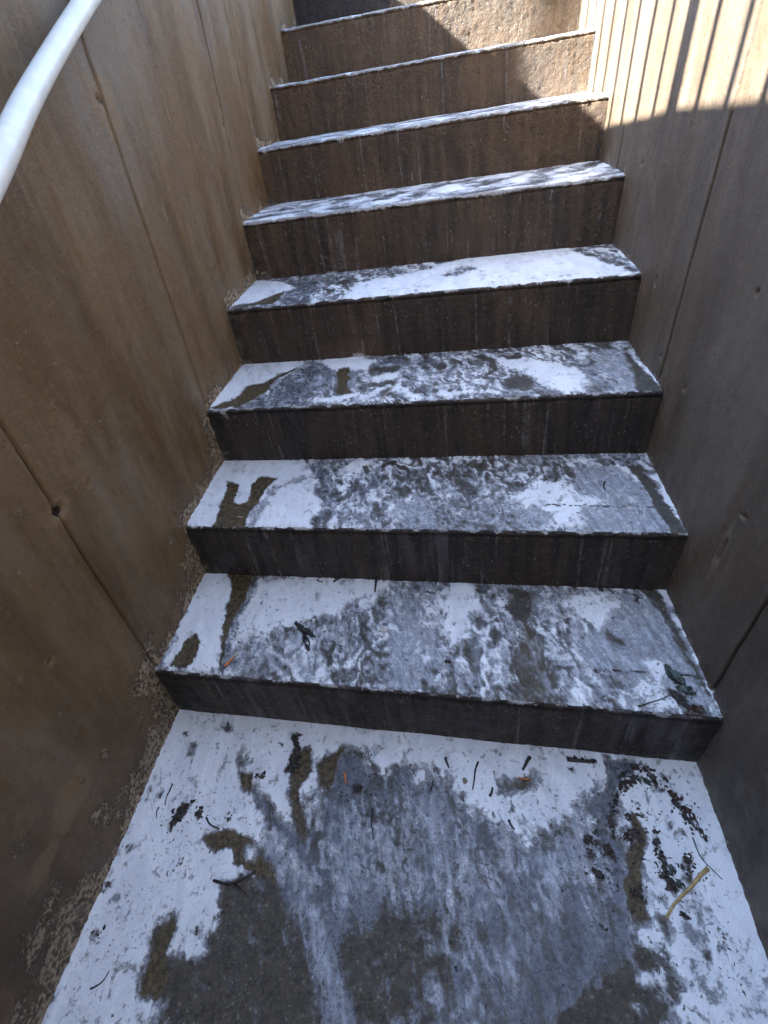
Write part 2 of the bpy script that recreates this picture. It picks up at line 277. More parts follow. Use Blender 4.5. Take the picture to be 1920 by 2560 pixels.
# ------------------------------------------------------------------ stain shapes (metres, in the plane of each tread; 0 is the landing)
STAINS = {
 0: [
  ('B', 0.05, 'P', [(-0.5, 0.18), (-0.52, -0.1), (-0.62, -0.5), (-0.45, -0.9), (-0.1, -1.2), (0.15, -0.8), (0.12, -0.4), (0.22, -0.1), (0.25, 0.12)]),
  ('l', 0.03, 'L', [(-0.16, 0.16, 0.03), (-0.14, -0.1, 0.04), (-0.05, -0.4, 0.05), (-0.1, -0.8, 0.06)]),
  ('l', 0.04, 'L', [(0.02, 0.16, 0.05), (-0.02, -0.1, 0.05), (-0.1, -0.35, 0.04)]),
  ('B', 0.008, 'P', [(-0.5104, 0.1691), (-0.5055, 0.1993), (-0.5474, 0.2076), (-0.5656, 0.2306), (-0.555, 0.2699), (-0.5569, 0.3034), (-0.5242, 0.3232), (-0.5098, 0.3072), (-0.518, 0.2649), (-0.4794, 0.2502), (-0.4464, 0.2522), (-0.437, 0.2869), (-0.4321, 0.3281), (-0.4299, 0.3611), (-0.3687, 0.3636), (-0.3337, 0.3898), (-0.2951, 0.3452), (-0.1889, 0.3149), (-0.1186, 0.3193), (-0.0144, 0.2896), (0.0759, 0.2591), (0.1718, 0.2696), (0.2721, 0.2481), (0.2749, 0.1529), (0.1768, 0.0844)]),
  ('f', 0.014, 'P', [(-0.2642, 0.4376), (-0.2135, 0.5221), (-0.1905, 0.5798), (-0.1443, 0.5559), (-0.1092, 0.49), (-0.0275, 0.5355), (0.0014, 0.4955), (0.0475, 0.4317), (0.0983, 0.3888), (0.1236, 0.364), (0.1282, 0.32), (0.1946, 0.333), (0.2023, 0.283), (0.1399, 0.25), (0.0678, 0.2303), (-0.0165, 0.2793), (-0.124, 0.2704), (-0.1918, 0.2598), (-0.233, 0.3033), (-0.2639, 0.3833)]),
  ('m', 0.025, 'P', [(-0.1903, 0.4705), (-0.1014, 0.4745), (-0.0393, 0.4927), (0.0482, 0.4139), (0.1154, 0.3069), (0.0731, 0.2494), (-0.0415, 0.2588), (-0.124, 0.2704), (-0.1932, 0.3155)]),
  ('l', 0.014, 'L', [(-0.1912, 0.4525, 0.0158), (-0.1905, 0.3682, 0.0144), (-0.1986, 0.2948, 0.0108)]),
  ('l', 0.014, 'L', [(-0.0051, 0.4869, 0.0173), (-0.0101, 0.406, 0.0176), (-0.0365, 0.3109, 0.0118)]),
  ('w', 0.005, 'P', [(0.0596, 0.4856), (0.0614, 0.4295), (0.1163, 0.403), (0.115, 0.3819), (0.1085, 0.4444)]),
  ('w', 0.01, 'P', [(0.1457, 0.4069), (0.214, 0.3872), (0.217, 0.3699), (0.1861, 0.3343), (0.1619, 0.342), (0.1378, 0.3659)]),
  ('l', 0.014, 'L', [(0.1427, 0.3102, 0.0237), (0.2116, 0.3074, 0.0198), (0.2616, 0.3227, 0.0202)]),
  ('w', 0.008, 'L', [(-0.0712, 0.5588, 0.0232), (-0.015, 0.5489, 0.0306), (-0.0149, 0.4885, 0.0164)]),
  ('o', 0.006, 'P', [(-0.3052, 0.5839), (-0.2598, 0.6001), (-0.2571, 0.5394), (-0.2849, 0.5048), (-0.269, 0.4384), (-0.2709, 0.3883), (-0.2904, 0.4245), (-0.3049, 0.4986)]),
  ('o', 0.006, 'P', [(-0.244, 0.5575), (-0.1848, 0.5869), (-0.2055, 0.5306), (-0.2193, 0.494), (-0.2393, 0.5069)]),
  ('m', 0.01, 'L', [(-0.2545, 0.481, 0.0168), (-0.2498, 0.4267, 0.0181), (-0.2316, 0.3744, 0.0128)]),
  ('o', 0.004, 'P', [(-0.4236, 0.5677), (-0.3887, 0.5618), (-0.3851, 0.5214), (-0.4132, 0.5212)]),
  ('m', 0.006, 'L', [(-0.4156, 0.5924, 0.0164), (-0.4223, 0.6042, 0.0111)]),
  ('f', 0.008, 'L', [(-0.3825, 0.521, 0.0081), (-0.3427, 0.4589, 0.0104), (-0.2973, 0.4171, 0.0126), (-0.2638, 0.3635, 0.0127)]),
  ('o', 0.004, 'P', [(-0.4869, 0.4422), (-0.4645, 0.4538), (-0.4354, 0.4558), (-0.3943, 0.4364), (-0.3592, 0.4183), (-0.3282, 0.3731), (-0.3036, 0.3315), (-0.3451, 0.3525), (-0.4124, 0.3857), (-0.4212, 0.4195), (-0.4537, 0.4141)]),
  ('w', 0.006, 'L', [(-0.3792, 0.4028, 0.0142)]),
  ('o', 0.006, 'P', [(-0.5531, 0.2794), (-0.5238, 0.3214), (-0.5098, 0.3072), (-0.5193, 0.2651), (-0.5074, 0.2261), (-0.5219, 0.2014), (-0.5581, 0.2177)]),
  ('w', 0.006, 'L', [(-0.4335, 0.5197, 0.0203), (-0.3775, 0.4644, 0.0181), (-0.3502, 0.4253, 0.0155)]),
  ('l', 0.01, 'L', [(-0.3502, 0.4253, 0.0164), (-0.2998, 0.3496, 0.0183), (-0.2633, 0.2901, 0.02), (-0.2345, 0.2208, 0.0204), (-0.2063, 0.1317, 0.0205)]),
  ('f', 0.016, 'L', [(0.3134, 0.292, 0.0196), (0.2954, 0.2447, 0.0185), (0.2731, 0.1891, 0.0206), (0.2281, 0.1591, 0.0197), (0.1773, 0.129, 0.0251)]),
  ('l', 0.034, 'L', [(0.2036, 0.2864, 0.0269), (0.1501, 0.2318, 0.0304), (0.0862, 0.184, 0.0366), (0.0229, 0.1517, 0.035), (-0.0297, 0.1203, 0.0304)]),
  ('f', 0.014, 'L', [(0.2262, 0.2377, 0.0146), (0.2072, 0.192, 0.0137), (0.1412, 0.142, 0.016), (0.091, 0.1053, 0.0181)]),
  ('f', 0.004, 'P', [(0.3694, 0.464), (0.4317, 0.4412), (0.3751, 0.4136), (0.3388, 0.3756), (0.2942, 0.3576), (0.2923, 0.3746), (0.343, 0.4054)]),
  ('f', 0.006, 'L', [(0.3388, 0.3756, 0.013), (0.3044, 0.3397, 0.0083), (0.3086, 0.3002, 0.0095)]),
  ('B', 0.008, 'P', [(0.1291, 0.0903), (0.188, 0.1276), (0.2411, 0.1459), (0.2821, 0.152), (0.3205, 0.1526), (0.3175, 0.133), (0.3288, 0.1068), (0.3036, 0.0942), (0.2971, 0.0696)]),
  ('w', 0.006, 'L', [(0.3787, 0.3361, 0.0067), (0.3654, 0.2841, 0.0102), (0.3454, 0.2374, 0.0096)]),
  ('o', 0.006, 'L', [(0.37, 0.3456, 0.0093), (0.3676, 0.3141, 0.0138), (0.3401, 0.2806, 0.0124), (0.3198, 0.248, 0.0127), (0.3107, 0.2092, 0.016), (0.3202, 0.1889, 0.0121)]),
  ('m', 0.008, 'L', [(0.3167, 0.4098, 0.0117), (0.2914, 0.3833, 0.0105), (0.2397, 0.3459, 0.01), (0.2017, 0.328, 0.0106)]),
  ('t', 0.005, 'P', [(0.1367, 0.4582), (0.1739, 0.452), (0.2153, 0.4591), (0.2018, 0.4334), (0.1508, 0.4238), (0.1292, 0.4318)]),
  ('m', 0.01, 'L', [(0.2377, 0.2261, 0.018), (0.2498, 0.1986, 0.0174)]),
  ('B', 0.006, 'L', [(0.3417, 0.1921, 0.0091), (0.3315, 0.1659, 0.0101), (0.2999, 0.1496, 0.0132), (0.2771, 0.1271, 0.0127), (0.3084, 0.1095, 0.0125)]),
  ('w', 0.006, 'L', [(0.3055, 0.1755, 0.0095), (0.3212, 0.1794, 0.0103)]),
  ('w', 0.006, 'L', [(0.2736, 0.1276, 0.0083), (0.3014, 0.124, 0.0045)]),
  ('w', 0.006, 'L', [(0.2546, 0.09, 0.0067)]),
  ('s', 0.03, 'P', [(0.3469, 0.1729), (0.4112, 0.1763), (0.4262, 0.105), (0.4011, 0.0568), (0.3103, 0.068), (0.3384, 0.1302)]),
  ('m', 0.008, 'L', [(0.1249, 0.3092, 0.0119), (0.1582, 0.3308, 0.0098)]),
  ('q', 0.006, 'L', [(-0.5382, 0.6466, 0.0082)]),
  ('q', 0.006, 'L', [(-0.4649, 0.6824, 0.0096)]),
  ('q', 0.006, 'L', [(-0.6387, 0.4485, 0.0087)]),
  ('q', 0.006, 'L', [(-0.6659, 0.3879, 0.0091)]),
  ('q', 0.006, 'L', [(-0.4716, 0.2883, 0.0087)]),
  ('q', 0.006, 'L', [(-0.567, 0.6803, 0.0073)]),
  ('q', 0.006, 'L', [(-0.5984, 0.5468, 0.0053)]),
  ('q', 0.006, 'L', [(-0.6418, 0.3617, 0.0044)]),
  ('q', 0.006, 'L', [(-0.3465, 0.4419, 0.0037)]),
  ('q', 0.006, 'L', [(-0.7111, 0.2313, 0.0053)]),
  ('q', 0.006, 'L', [(-0.5465, 0.6314, 0.0069)]),
  ('q', 0.006, 'L', [(-0.6402, 0.4197, 0.0042)]),
  ('q', 0.006, 'L', [(-0.624, 0.5659, 0.0076)]),
  ('q', 0.005, 'L', [(0.4622, 0.408, 0.0082)]),
  ('q', 0.005, 'L', [(0.4442, 0.31, 0.009)]),
  ('q', 0.005, 'L', [(0.2951, 0.4503, 0.0066)]),
  ('q', 0.005, 'L', [(0.3516, 0.3735, 0.0061)]),
  ('q', 0.005, 'L', [(0.386, 0.141, 0.004)]),
  ('q', 0.005, 'L', [(0.4135, 0.1489, 0.004)]),
  ('q', 0.005, 'L', [(0.1521, 0.3972, 0.0044)]),
  ('q', 0.005, 'L', [(0.2128, 0.3341, 0.0041)]),
  ('q', 0.005, 'L', [(0.428, 0.3283, 0.0083)]),
  ('q', 0.005, 'L', [(0.3419, 0.3338, 0.0058)]),
  ('z', 0.002, 'L', [(-0.2985, 0.632, 0.0063), (-0.2922, 0.5977, 0.0069), (-0.2913, 0.5605, 0.0074), (-0.3121, 0.5538, 0.0066)]),
  ('z', 0.002, 'L', [(-0.5349, 0.5149, 0.005), (-0.5463, 0.4958, 0.0063), (-0.5569, 0.4749, 0.0028)]),
  ('z', 0.002, 'L', [(-0.5001, 0.4907, 0.0063)]),
  ('z', 0.002, 'L', [(-0.4356, 0.4759, 0.0034)]),
  ('z', 0.002, 'L', [(-0.3686, 0.5533, 0.0033)]),
  ('z', 0.002, 'L', [(-0.6619, 0.312, 0.0047)]),
  ('z', 0.002, 'L', [(-0.152, 0.4876, 0.0054)]),
  ('z', 0.002, 'L', [(0.4176, 0.4133, 0.0027), (0.3819, 0.4079, 0.0033), (0.3529, 0.3862, 0.0021), (0.326, 0.3526, 0.0015), (0.3168, 0.3181, 0.001)]),
  ('z', 0.002, 'L', [(0.4339, 0.4266, 0.005), (0.4426, 0.3889, 0.0048)]),
  ('z', 0.002, 'L', [(0.4592, 0.3645, 0.0042), (0.4648, 0.3305, 0.0055), (0.4743, 0.3092, 0.0039)]),
  ('z', 0.002, 'L', [(0.3891, 0.2805, 0.0033), (0.3787, 0.2533, 0.005), (0.3838, 0.2251, 0.0048)]),
  ('z', 0.002, 'L', [(0.4265, 0.264, 0.0051), (0.4096, 0.2418, 0.0032)]),
  ('z', 0.002, 'L', [(0.2823, 0.3195, 0.0049)]),
  ('z', 0.002, 'L', [(0.3009, 0.2976, 0.0057)]),
  ('z', 0.002, 'L', [(0.2643, 0.3032, 0.0029)]),
  ('z', 0.002, 'L', [(0.26, 0.278, 0.0037), (0.2747, 0.2633, 0.0036)]),
  ('z', 0.002, 'L', [(0.3817, 0.1929, 0.0034)]),
  ('z', 0.002, 'L', [(0.3615, 0.315, 0.0063)]),
  ('z', 0.002, 'L', [(0.3886, 0.3467, 0.0036)]),
  ('z', 0.002, 'L', [(0.3253, 0.2302, 0.0031)]),
  ('z', 0.002, 'L', [(0.2949, 0.4745, 0.0029), (0.3391, 0.4619, 0.0026)]),
  ('z', 0.002, 'L', [(0.3885, 0.2956, 0.0014), (0.3996, 0.3248, 0.0015)]),
 ],
 1: [
  ('w', 0.004, 'P', [(-0.5341, 1.0747), (-0.4596, 1.0566), (-0.4331, 0.9889), (-0.4334, 0.9387), (-0.4443, 0.9002), (-0.4459, 0.8551), (-0.4355, 0.7805), (-0.4332, 0.7298), (-0.5258, 0.7457), (-0.5806, 0.7567), (-0.5454, 0.9227)]),
  ('w', 0.009, 'P', [(-0.3849, 0.963), (-0.3439, 0.9977), (-0.2439, 0.9738), (-0.1362, 0.9407), (-0.0172, 0.9052), (-0.037, 0.8682), (-0.1247, 0.8614), (-0.1466, 0.8274), (-0.2117, 0.8291), (-0.2904, 0.797), (-0.3394, 0.7955), (-0.3707, 0.8141), (-0.4049, 0.7684), (-0.4175, 0.7541), (-0.4161, 0.8613), (-0.3909, 0.9152)]),
  ('o', 0.003, 'P', [(-0.4596, 1.0566), (-0.3735, 1.0201), (-0.3856, 0.9704), (-0.3896, 0.9286), (-0.4086, 0.8856), (-0.4197, 0.8494), (-0.4236, 0.8014), (-0.4249, 0.7556), (-0.432, 0.7215), (-0.4339, 0.7687), (-0.4406, 0.8352), (-0.4415, 0.8798), (-0.4334, 0.9387), (-0.4342, 0.9892)]),
  ('o', 0.003, 'P', [(-0.5048, 0.8428), (-0.4911, 0.8216), (-0.4935, 0.7925), (-0.5037, 0.755), (-0.5263, 0.7485), (-0.5525, 0.7593), (-0.5315, 0.8241)]),
  ('F', 0.004, 'L', [(-0.3721, 1.0044, 0.0054), (-0.3821, 0.9339, 0.0063), (-0.4124, 0.8734, 0.006), (-0.4186, 0.8003, 0.0067), (-0.4129, 0.7366, 0.0116)]),
  ('m', 0.01, 'P', [(-0.3683, 0.7897), (-0.1917, 0.8247), (-0.1282, 0.7983), (-0.0453, 0.7924), (-0.0333, 0.7305), (-0.0636, 0.6254), (-0.2393, 0.66), (-0.3607, 0.7099)]),
  ('l', 0.01, 'L', [(-0.1924, 0.782, 0.0108), (-0.2601, 0.7669, 0.016), (-0.2493, 0.7089, 0.0151), (-0.2124, 0.6597, 0.0143)]),
  ('l', 0.012, 'L', [(0.0065, 0.8122, 0.0328), (-0.0074, 0.7137, 0.0298), (-0.0203, 0.6218, 0.0272)]),
  ('w', 0.003, 'L', [(-0.0492, 0.7571, 0.0147)]),
  ('m', 0.008, 'L', [(-0.0511, 0.8316, 0.028), (-0.0324, 0.7773, 0.016)]),
  ('w', 0.009, 'L', [(0.1547, 0.8304, 0.0333), (0.1296, 0.7419, 0.0256), (0.1041, 0.6902, 0.0171)]),
  ('t', 0.008, 'P', [(0.2582, 0.7138), (0.2971, 0.7053), (0.287, 0.6254), (0.2861, 0.5756), (0.2609, 0.5075), (0.1953, 0.5287), (0.2137, 0.6148)]),
  ('b', 0.008, 'P', [(0.2635, 0.8085), (0.3175, 0.7926), (0.2903, 0.7125), (0.2485, 0.7276)]),
  ('m', 0.008, 'P', [(0.3204, 0.7727), (0.3738, 0.7604), (0.3822, 0.7098), (0.3695, 0.6559), (0.3541, 0.5765), (0.4174, 0.5495), (0.377, 0.4729), (0.2609, 0.5075), (0.287, 0.6254), (0.2965, 0.717)]),
  ('w', 0.009, 'P', [(0.3838, 0.774), (0.4918, 0.7458), (0.4963, 0.6961), (0.4568, 0.6703), (0.4348, 0.6419), (0.4155, 0.6793), (0.3822, 0.7098)]),
  ('l', 0.006, 'P', [(0.5078, 0.7297), (0.5679, 0.7098), (0.565, 0.5829), (0.5593, 0.5165), (0.5439, 0.4582), (0.4021, 0.4683), (0.4211, 0.5487), (0.3501, 0.5872), (0.3655, 0.6352)]),
  ('b', 0.006, 'L', [(0.4248, 0.6495, 0.0076), (0.4457, 0.6183, 0.0083)]),
  ('q', 0.006, 'L', [(0.5304, 0.7184, 0.0102)]),
  ('w', 0.005, 'P', [(0.4736, 0.5621), (0.5124, 0.5566), (0.4749, 0.4841), (0.4937, 0.472), (0.475, 0.4526), (0.4147, 0.4701), (0.4195, 0.5034), (0.455, 0.542)]),
  ('k', 0.002, 'L', [(0.507, 0.5316, 0.0042), (0.5101, 0.5081, 0.0066)]),
  ('k', 0.003, 'L', [(0.4896, 0.4856, 0.0064), (0.4929, 0.4637, 0.0071)]),
  ('b', 0.004, 'L', [(0.4927, 0.4432, 0.01)]),
  ('b', 0.005, 'L', [(0.5725, 0.7365, 0.0063), (0.5697, 0.6456, 0.0067), (0.5622, 0.5635, 0.0062), (0.5508, 0.4825, 0.0072)]),
  ('w', 0.004, 'L', [(0.5962, 0.7279, 0.0072), (0.586, 0.6589, 0.0053), (0.5723, 0.5664, 0.0049), (0.569, 0.5192, 0.0046), (0.5554, 0.4519, 0.007)]),
  ('k', 0.001, 'L', [(0.2761, 0.5947, 0.0004), (0.426, 0.5501, 0.0009), (0.561, 0.5125, 0.0008)]),
  ('k', 0.002, 'L', [(-0.2567, 0.8233, 0.0034), (-0.2168, 0.7783, 0.0043)]),
  ('k', 0.002, 'L', [(-0.2387, 0.7829, 0.0022), (-0.2263, 0.7427, 0.0026)]),
 ],
 2: [
  ('w', 0.005, 'P', [(-0.4636, 1.3599), (-0.2801, 1.3015), (-0.1775, 1.2528), (-0.1691, 1.1593), (-0.1515, 1.0376), (-0.1827, 0.9661), (-0.5034, 1.0479), (-0.4903, 1.1875)]),
  ('o', 0.003, 'P', [(-0.4226, 1.2355), (-0.3841, 1.2042), (-0.3845, 1.1569), (-0.3955, 1.1327), (-0.3792, 1.1103), (-0.3473, 1.1189), (-0.3487, 1.1937), (-0.3286, 1.2272), (-0.2778, 1.2018), (-0.3065, 1.1621), (-0.3241, 1.1035), (-0.346, 1.05), (-0.3573, 1.0089), (-0.4377, 1.0304), (-0.4269, 1.0639), (-0.4271, 1.1417), (-0.4161, 1.1848)]),
  ('l', 0.006, 'L', [(-0.2058, 1.1801, 0.0091), (-0.2837, 1.1554, 0.009), (-0.3171, 1.0841, 0.0113), (-0.3374, 1.0154, 0.0146)]),
  ('F', 0.008, 'L', [(-0.1658, 1.2386, 0.0206), (-0.1496, 1.1535, 0.0177), (-0.1353, 1.0585, 0.0149), (-0.1522, 0.9969, 0.0129)]),
  ('m', 0.01, 'P', [(-0.1055, 1.1402), (-0.0122, 1.1311), (0.0218, 1.1899), (0.1299, 1.1558), (0.2362, 1.1323), (0.1719, 0.857), (-0.1138, 0.9402)]),
  ('w', 0.005, 'L', [(-0.0928, 1.1752, 0.0195), (-0.045, 1.211, 0.0154), (-0.0123, 1.1904, 0.0106)]),
  ('F', 0.014, 'L', [(-0.0156, 1.0947, 0.0318)]),
  ('l', 0.012, 'L', [(0.0712, 0.9591, 0.0364), (0.1191, 0.9226, 0.0293)]),
  ('m', 0.003, 'L', [(-0.0901, 1.1168, 0.0057), (-0.0988, 1.0481, 0.0054), (-0.1069, 0.9845, 0.0076)]),
  ('m', 0.01, 'P', [(0.1326, 1.1702), (0.3731, 1.0937), (0.3543, 1.0021), (0.3118, 0.9471), (0.285, 0.8305), (0.0835, 0.884)]),
  ('m', 0.005, 'L', [(0.2199, 1.1079, 0.0056), (0.2197, 1.0607, 0.0061), (0.187, 1.0084, 0.0051)]),
  ('m', 0.005, 'L', [(0.2874, 1.1061, 0.0049), (0.2643, 1.0292, 0.0059), (0.2635, 0.9693, 0.0043)]),
  ('m', 0.005, 'L', [(0.3098, 1.0609, 0.0081), (0.3334, 1.0173, 0.0065)]),
  ('m', 0.005, 'L', [(0.3689, 1.0804, 0.0082), (0.3616, 1.0088, 0.0058)]),
  ('m', 0.006, 'L', [(0.3913, 1.0358, 0.0131), (0.474, 1.0473, 0.0165), (0.5433, 1.0254, 0.0162), (0.635, 1.0011, 0.0153)]),
  ('l', 0.006, 'P', [(0.4932, 1.0043), (0.5944, 0.991), (0.6203, 0.9223), (0.607, 0.8245), (0.5877, 0.7403), (0.4133, 0.7863), (0.4307, 0.8741)]),
  ('w', 0.009, 'P', [(0.3208, 0.9445), (0.4051, 0.9869), (0.4504, 0.9478), (0.4504, 0.8993), (0.4984, 0.8778), (0.4476, 0.8693), (0.4194, 0.8119), (0.3635, 0.82), (0.3596, 0.8864), (0.3205, 0.9128)]),
  ('l', 0.01, 'L', [(0.3439, 0.8683, 0.0223), (0.3071, 0.8564, 0.0111)]),
  ('w', 0.004, 'L', [(0.5995, 0.9804, 0.0088), (0.6028, 0.9359, 0.0096)]),
  ('b', 0.004, 'L', [(0.6257, 0.9723, 0.0125), (0.6158, 0.8673, 0.0124), (0.6059, 0.7891, 0.0126), (0.6064, 0.7353, 0.0149)]),
  ('w', 0.003, 'L', [(0.6532, 0.9292, 0.0054), (0.6467, 0.8898, 0.0087), (0.6373, 0.8382, 0.011), (0.6232, 0.7572, 0.0031)]),
  ('k', 0.001, 'L', [(0.3727, 0.8965, 0.0009), (0.495, 0.8597, 0.0011), (0.603, 0.8257, 0.0011)]),
 ],
 3: [
  ('w', 0.003, 'P', [(-0.3556, 1.6547), (-0.2666, 1.6241), (-0.1666, 1.5641), (-0.1788, 1.5302), (-0.2475, 1.5136), (-0.2577, 1.4739), (-0.2935, 1.4601), (-0.343, 1.4659), (-0.3496, 1.4141), (-0.3882, 1.3899), (-0.4392, 1.3589), (-0.4298, 1.4319), (-0.3997, 1.5771)]),
  ('F', 0.004, 'P', [(-0.1473, 1.5637), (0.0144, 1.4932), (0.218, 1.4192), (0.1992, 1.1777), (-0.2474, 1.2997), (-0.3403, 1.3283), (-0.2648, 1.3942), (-0.2382, 1.4518), (-0.1722, 1.5121)]),
  ('o', 0.003, 'P', [(-0.1695, 1.5417), (-0.2573, 1.4666), (-0.277, 1.399), (-0.3462, 1.3305), (-0.43, 1.3555), (-0.3481, 1.4004), (-0.3366, 1.4633), (-0.2815, 1.4622), (-0.2347, 1.5083)]),
  ('m', 0.012, 'P', [(-0.1696, 1.3441), (0.0121, 1.4636), (0.3788, 1.3341), (0.3131, 1.1012), (-0.1684, 1.2702)]),
  ('w', 0.004, 'P', [(-0.1153, 1.5498), (-0.0562, 1.5889), (-0.0067, 1.5502), (0.0509, 1.4849), (0.0157, 1.4325), (-0.0618, 1.4506)]),
  ('o', 0.004, 'P', [(-0.061, 1.4724), (-0.0246, 1.4644), (-0.0424, 1.359), (-0.0293, 1.2896), (-0.0733, 1.3067), (-0.0641, 1.3949)]),
  ('w', 0.004, 'L', [(0.0388, 1.3596, 0.0229), (0.079, 1.3567, 0.021)]),
  ('w', 0.004, 'L', [(-0.1242, 1.2833, 0.0134), (-0.0578, 1.2761, 0.0132), (-0.0184, 1.2854, 0.0083)]),
  ('w', 0.004, 'L', [(-0.004, 1.2555, 0.0113), (0.0723, 1.2999, 0.0101)]),
  ('w', 0.004, 'L', [(0.2349, 1.2728, 0.021), (0.2649, 1.2354, 0.0172)]),
  ('w', 0.004, 'L', [(0.3245, 1.3434, 0.0205)]),
  ('w', 0.004, 'L', [(0.1992, 1.1777, 0.0149), (0.2969, 1.1515, 0.0174)]),
  ('w', 0.004, 'L', [(0.1625, 1.3024, 0.0084)]),
  ('b', 0.004, 'L', [(0.2288, 1.3534, 0.0104), (0.2806, 1.3272, 0.0119), (0.2753, 1.2564, 0.0064)]),
  ('b', 0.008, 'L', [(0.0447, 1.4203, 0.013), (0.1032, 1.4099, 0.0128)]),
  ('m', 0.008, 'P', [(0.2429, 1.4473), (0.6597, 1.3169), (0.715, 1.249), (0.687, 1.0118), (0.1868, 1.1613)]),
  ('w', 0.008, 'P', [(0.3894, 1.3385), (0.457, 1.3228), (0.5105, 1.2719), (0.5611, 1.211), (0.5571, 1.1283), (0.5081, 1.0813), (0.4697, 1.1071), (0.4441, 1.174), (0.4198, 1.2581)]),
  ('l', 0.005, 'P', [(0.6524, 1.313), (0.7101, 1.2721), (0.6766, 1.1496), (0.6374, 1.0415), (0.5938, 1.0585), (0.6161, 1.1273), (0.6009, 1.2067)]),
  ('F', 0.004, 'L', [(0.5609, 1.2768, 0.0079), (0.5744, 1.218, 0.0098), (0.6081, 1.2294, 0.0068)]),
  ('F', 0.004, 'L', [(0.5744, 1.218, 0.0083), (0.586, 1.0831, 0.0086)]),
  ('b', 0.003, 'L', [(0.3458, 1.3864, 0.0104), (0.3745, 1.3451, 0.0109), (0.3609, 1.2962, 0.0073), (0.3243, 1.2409, 0.0039)]),
  ('b', 0.007, 'L', [(0.3989, 1.1923, 0.0363)]),
  ('b', 0.004, 'P', [(0.7129, 1.2779), (0.716, 1.2083), (0.6963, 1.0288), (0.6352, 1.0371), (0.6669, 1.1297)]),
  ('w', 0.002, 'L', [(0.7162, 1.2624, 0.0047), (0.7106, 1.1976, 0.0052), (0.702, 1.121, 0.0083), (0.698, 1.0494, 0.0052)]),
  ('w', 0.005, 'L', [(0.195, 1.203, 0.0119), (0.3287, 1.1623, 0.0086)]),
  ('k', 0.001, 'L', [(0.623, 1.1421, 0.0007), (0.6548, 1.1253, 0.001)]),
 ],
 4: [
  ('F', 0.004, 'P', [(-0.1767, 1.8316), (-0.0234, 1.7352), (-0.0143, 1.5099), (-0.1932, 1.6008)]),
  ('w', 0.003, 'P', [(-0.3232, 1.9366), (-0.2048, 1.8493), (-0.1538, 1.7352), (-0.2048, 1.7104), (-0.2776, 1.6581), (-0.3614, 1.6747), (-0.3486, 1.7839)]),
  ('o', 0.003, 'P', [(-0.1863, 1.7324), (-0.2185, 1.6149), (-0.3209, 1.6523), (-0.2719, 1.665)]),
  ('m', 0.005, 'P', [(-0.0684, 1.7754), (0.0566, 1.6735), (0.015, 1.5121), (-0.1197, 1.5692)]),
  ('w', 0.008, 'P', [(0.0248, 1.6708), (0.4829, 1.7055), (0.3927, 1.3857), (-0.0139, 1.519)]),
  ('w', 0.007, 'P', [(0.3109, 1.7352), (0.5003, 1.7296), (0.6805, 1.7021), (0.7097, 1.5492), (0.7489, 1.3268), (0.6455, 1.3367), (0.2558, 1.4545)]),
  ('m', 0.006, 'L', [(0.3271, 1.6047, 0.0331), (0.3674, 1.6236, 0.028)]),
  ('m', 0.004, 'P', [(0.6846, 1.713), (0.8138, 1.611), (0.7749, 1.4328), (0.7528, 1.3243), (0.7261, 1.4452), (0.7053, 1.5525)]),
  ('w', 0.002, 'L', [(0.7956, 1.5345, 0.0062), (0.7712, 1.3923, 0.0055)]),
 ],
}
LITTER = [[(-0.298, 0.632, 0.009), (-0.292, 0.598, 0.0101), (-0.291, 0.561, 0.0113), (-0.312, 0.554, 0.0101)], [(-0.535, 0.515, 0.0079), (-0.546, 0.496, 0.0101), (-0.557, 0.475, 0.0045)], [(-0.5, 0.491, 0.0101)], [(-0.436, 0.476, 0.0056)], [(-0.369, 0.553, 0.0051)], [(-0.662, 0.312, 0.009)], [(-0.152, 0.488, 0.009)], [(0.418, 0.413, 0.0056), (0.382, 0.408, 0.0068), (0.353, 0.386, 0.0045), (0.326, 0.353, 0.0034), (0.317, 0.318, 0.0023)], [(0.434, 0.427, 0.0101), (0.443, 0.389, 0.0101)], [(0.459, 0.365, 0.009), (0.465, 0.331, 0.0124), (0.474, 0.309, 0.009)], [(0.389, 0.281, 0.0079), (0.379, 0.253, 0.0124), (0.384, 0.225, 0.0124)], [(0.427, 0.264, 0.0124), (0.41, 0.242, 0.0079)], [(0.282, 0.32, 0.0113)], [(0.301, 0.298, 0.0135)], [(0.264, 0.303, 0.0068)], [(0.26, 0.278, 0.009), (0.275, 0.263, 0.009)], [(0.382, 0.193, 0.009)], [(0.362, 0.315, 0.0146)], [(0.389, 0.347, 0.0079)], [(0.325, 0.23, 0.0079)], [(0.295, 0.474, 0.0056), (0.339, 0.462, 0.0051)], [(0.389, 0.296, 0.0034), (0.4, 0.325, 0.0034)]]

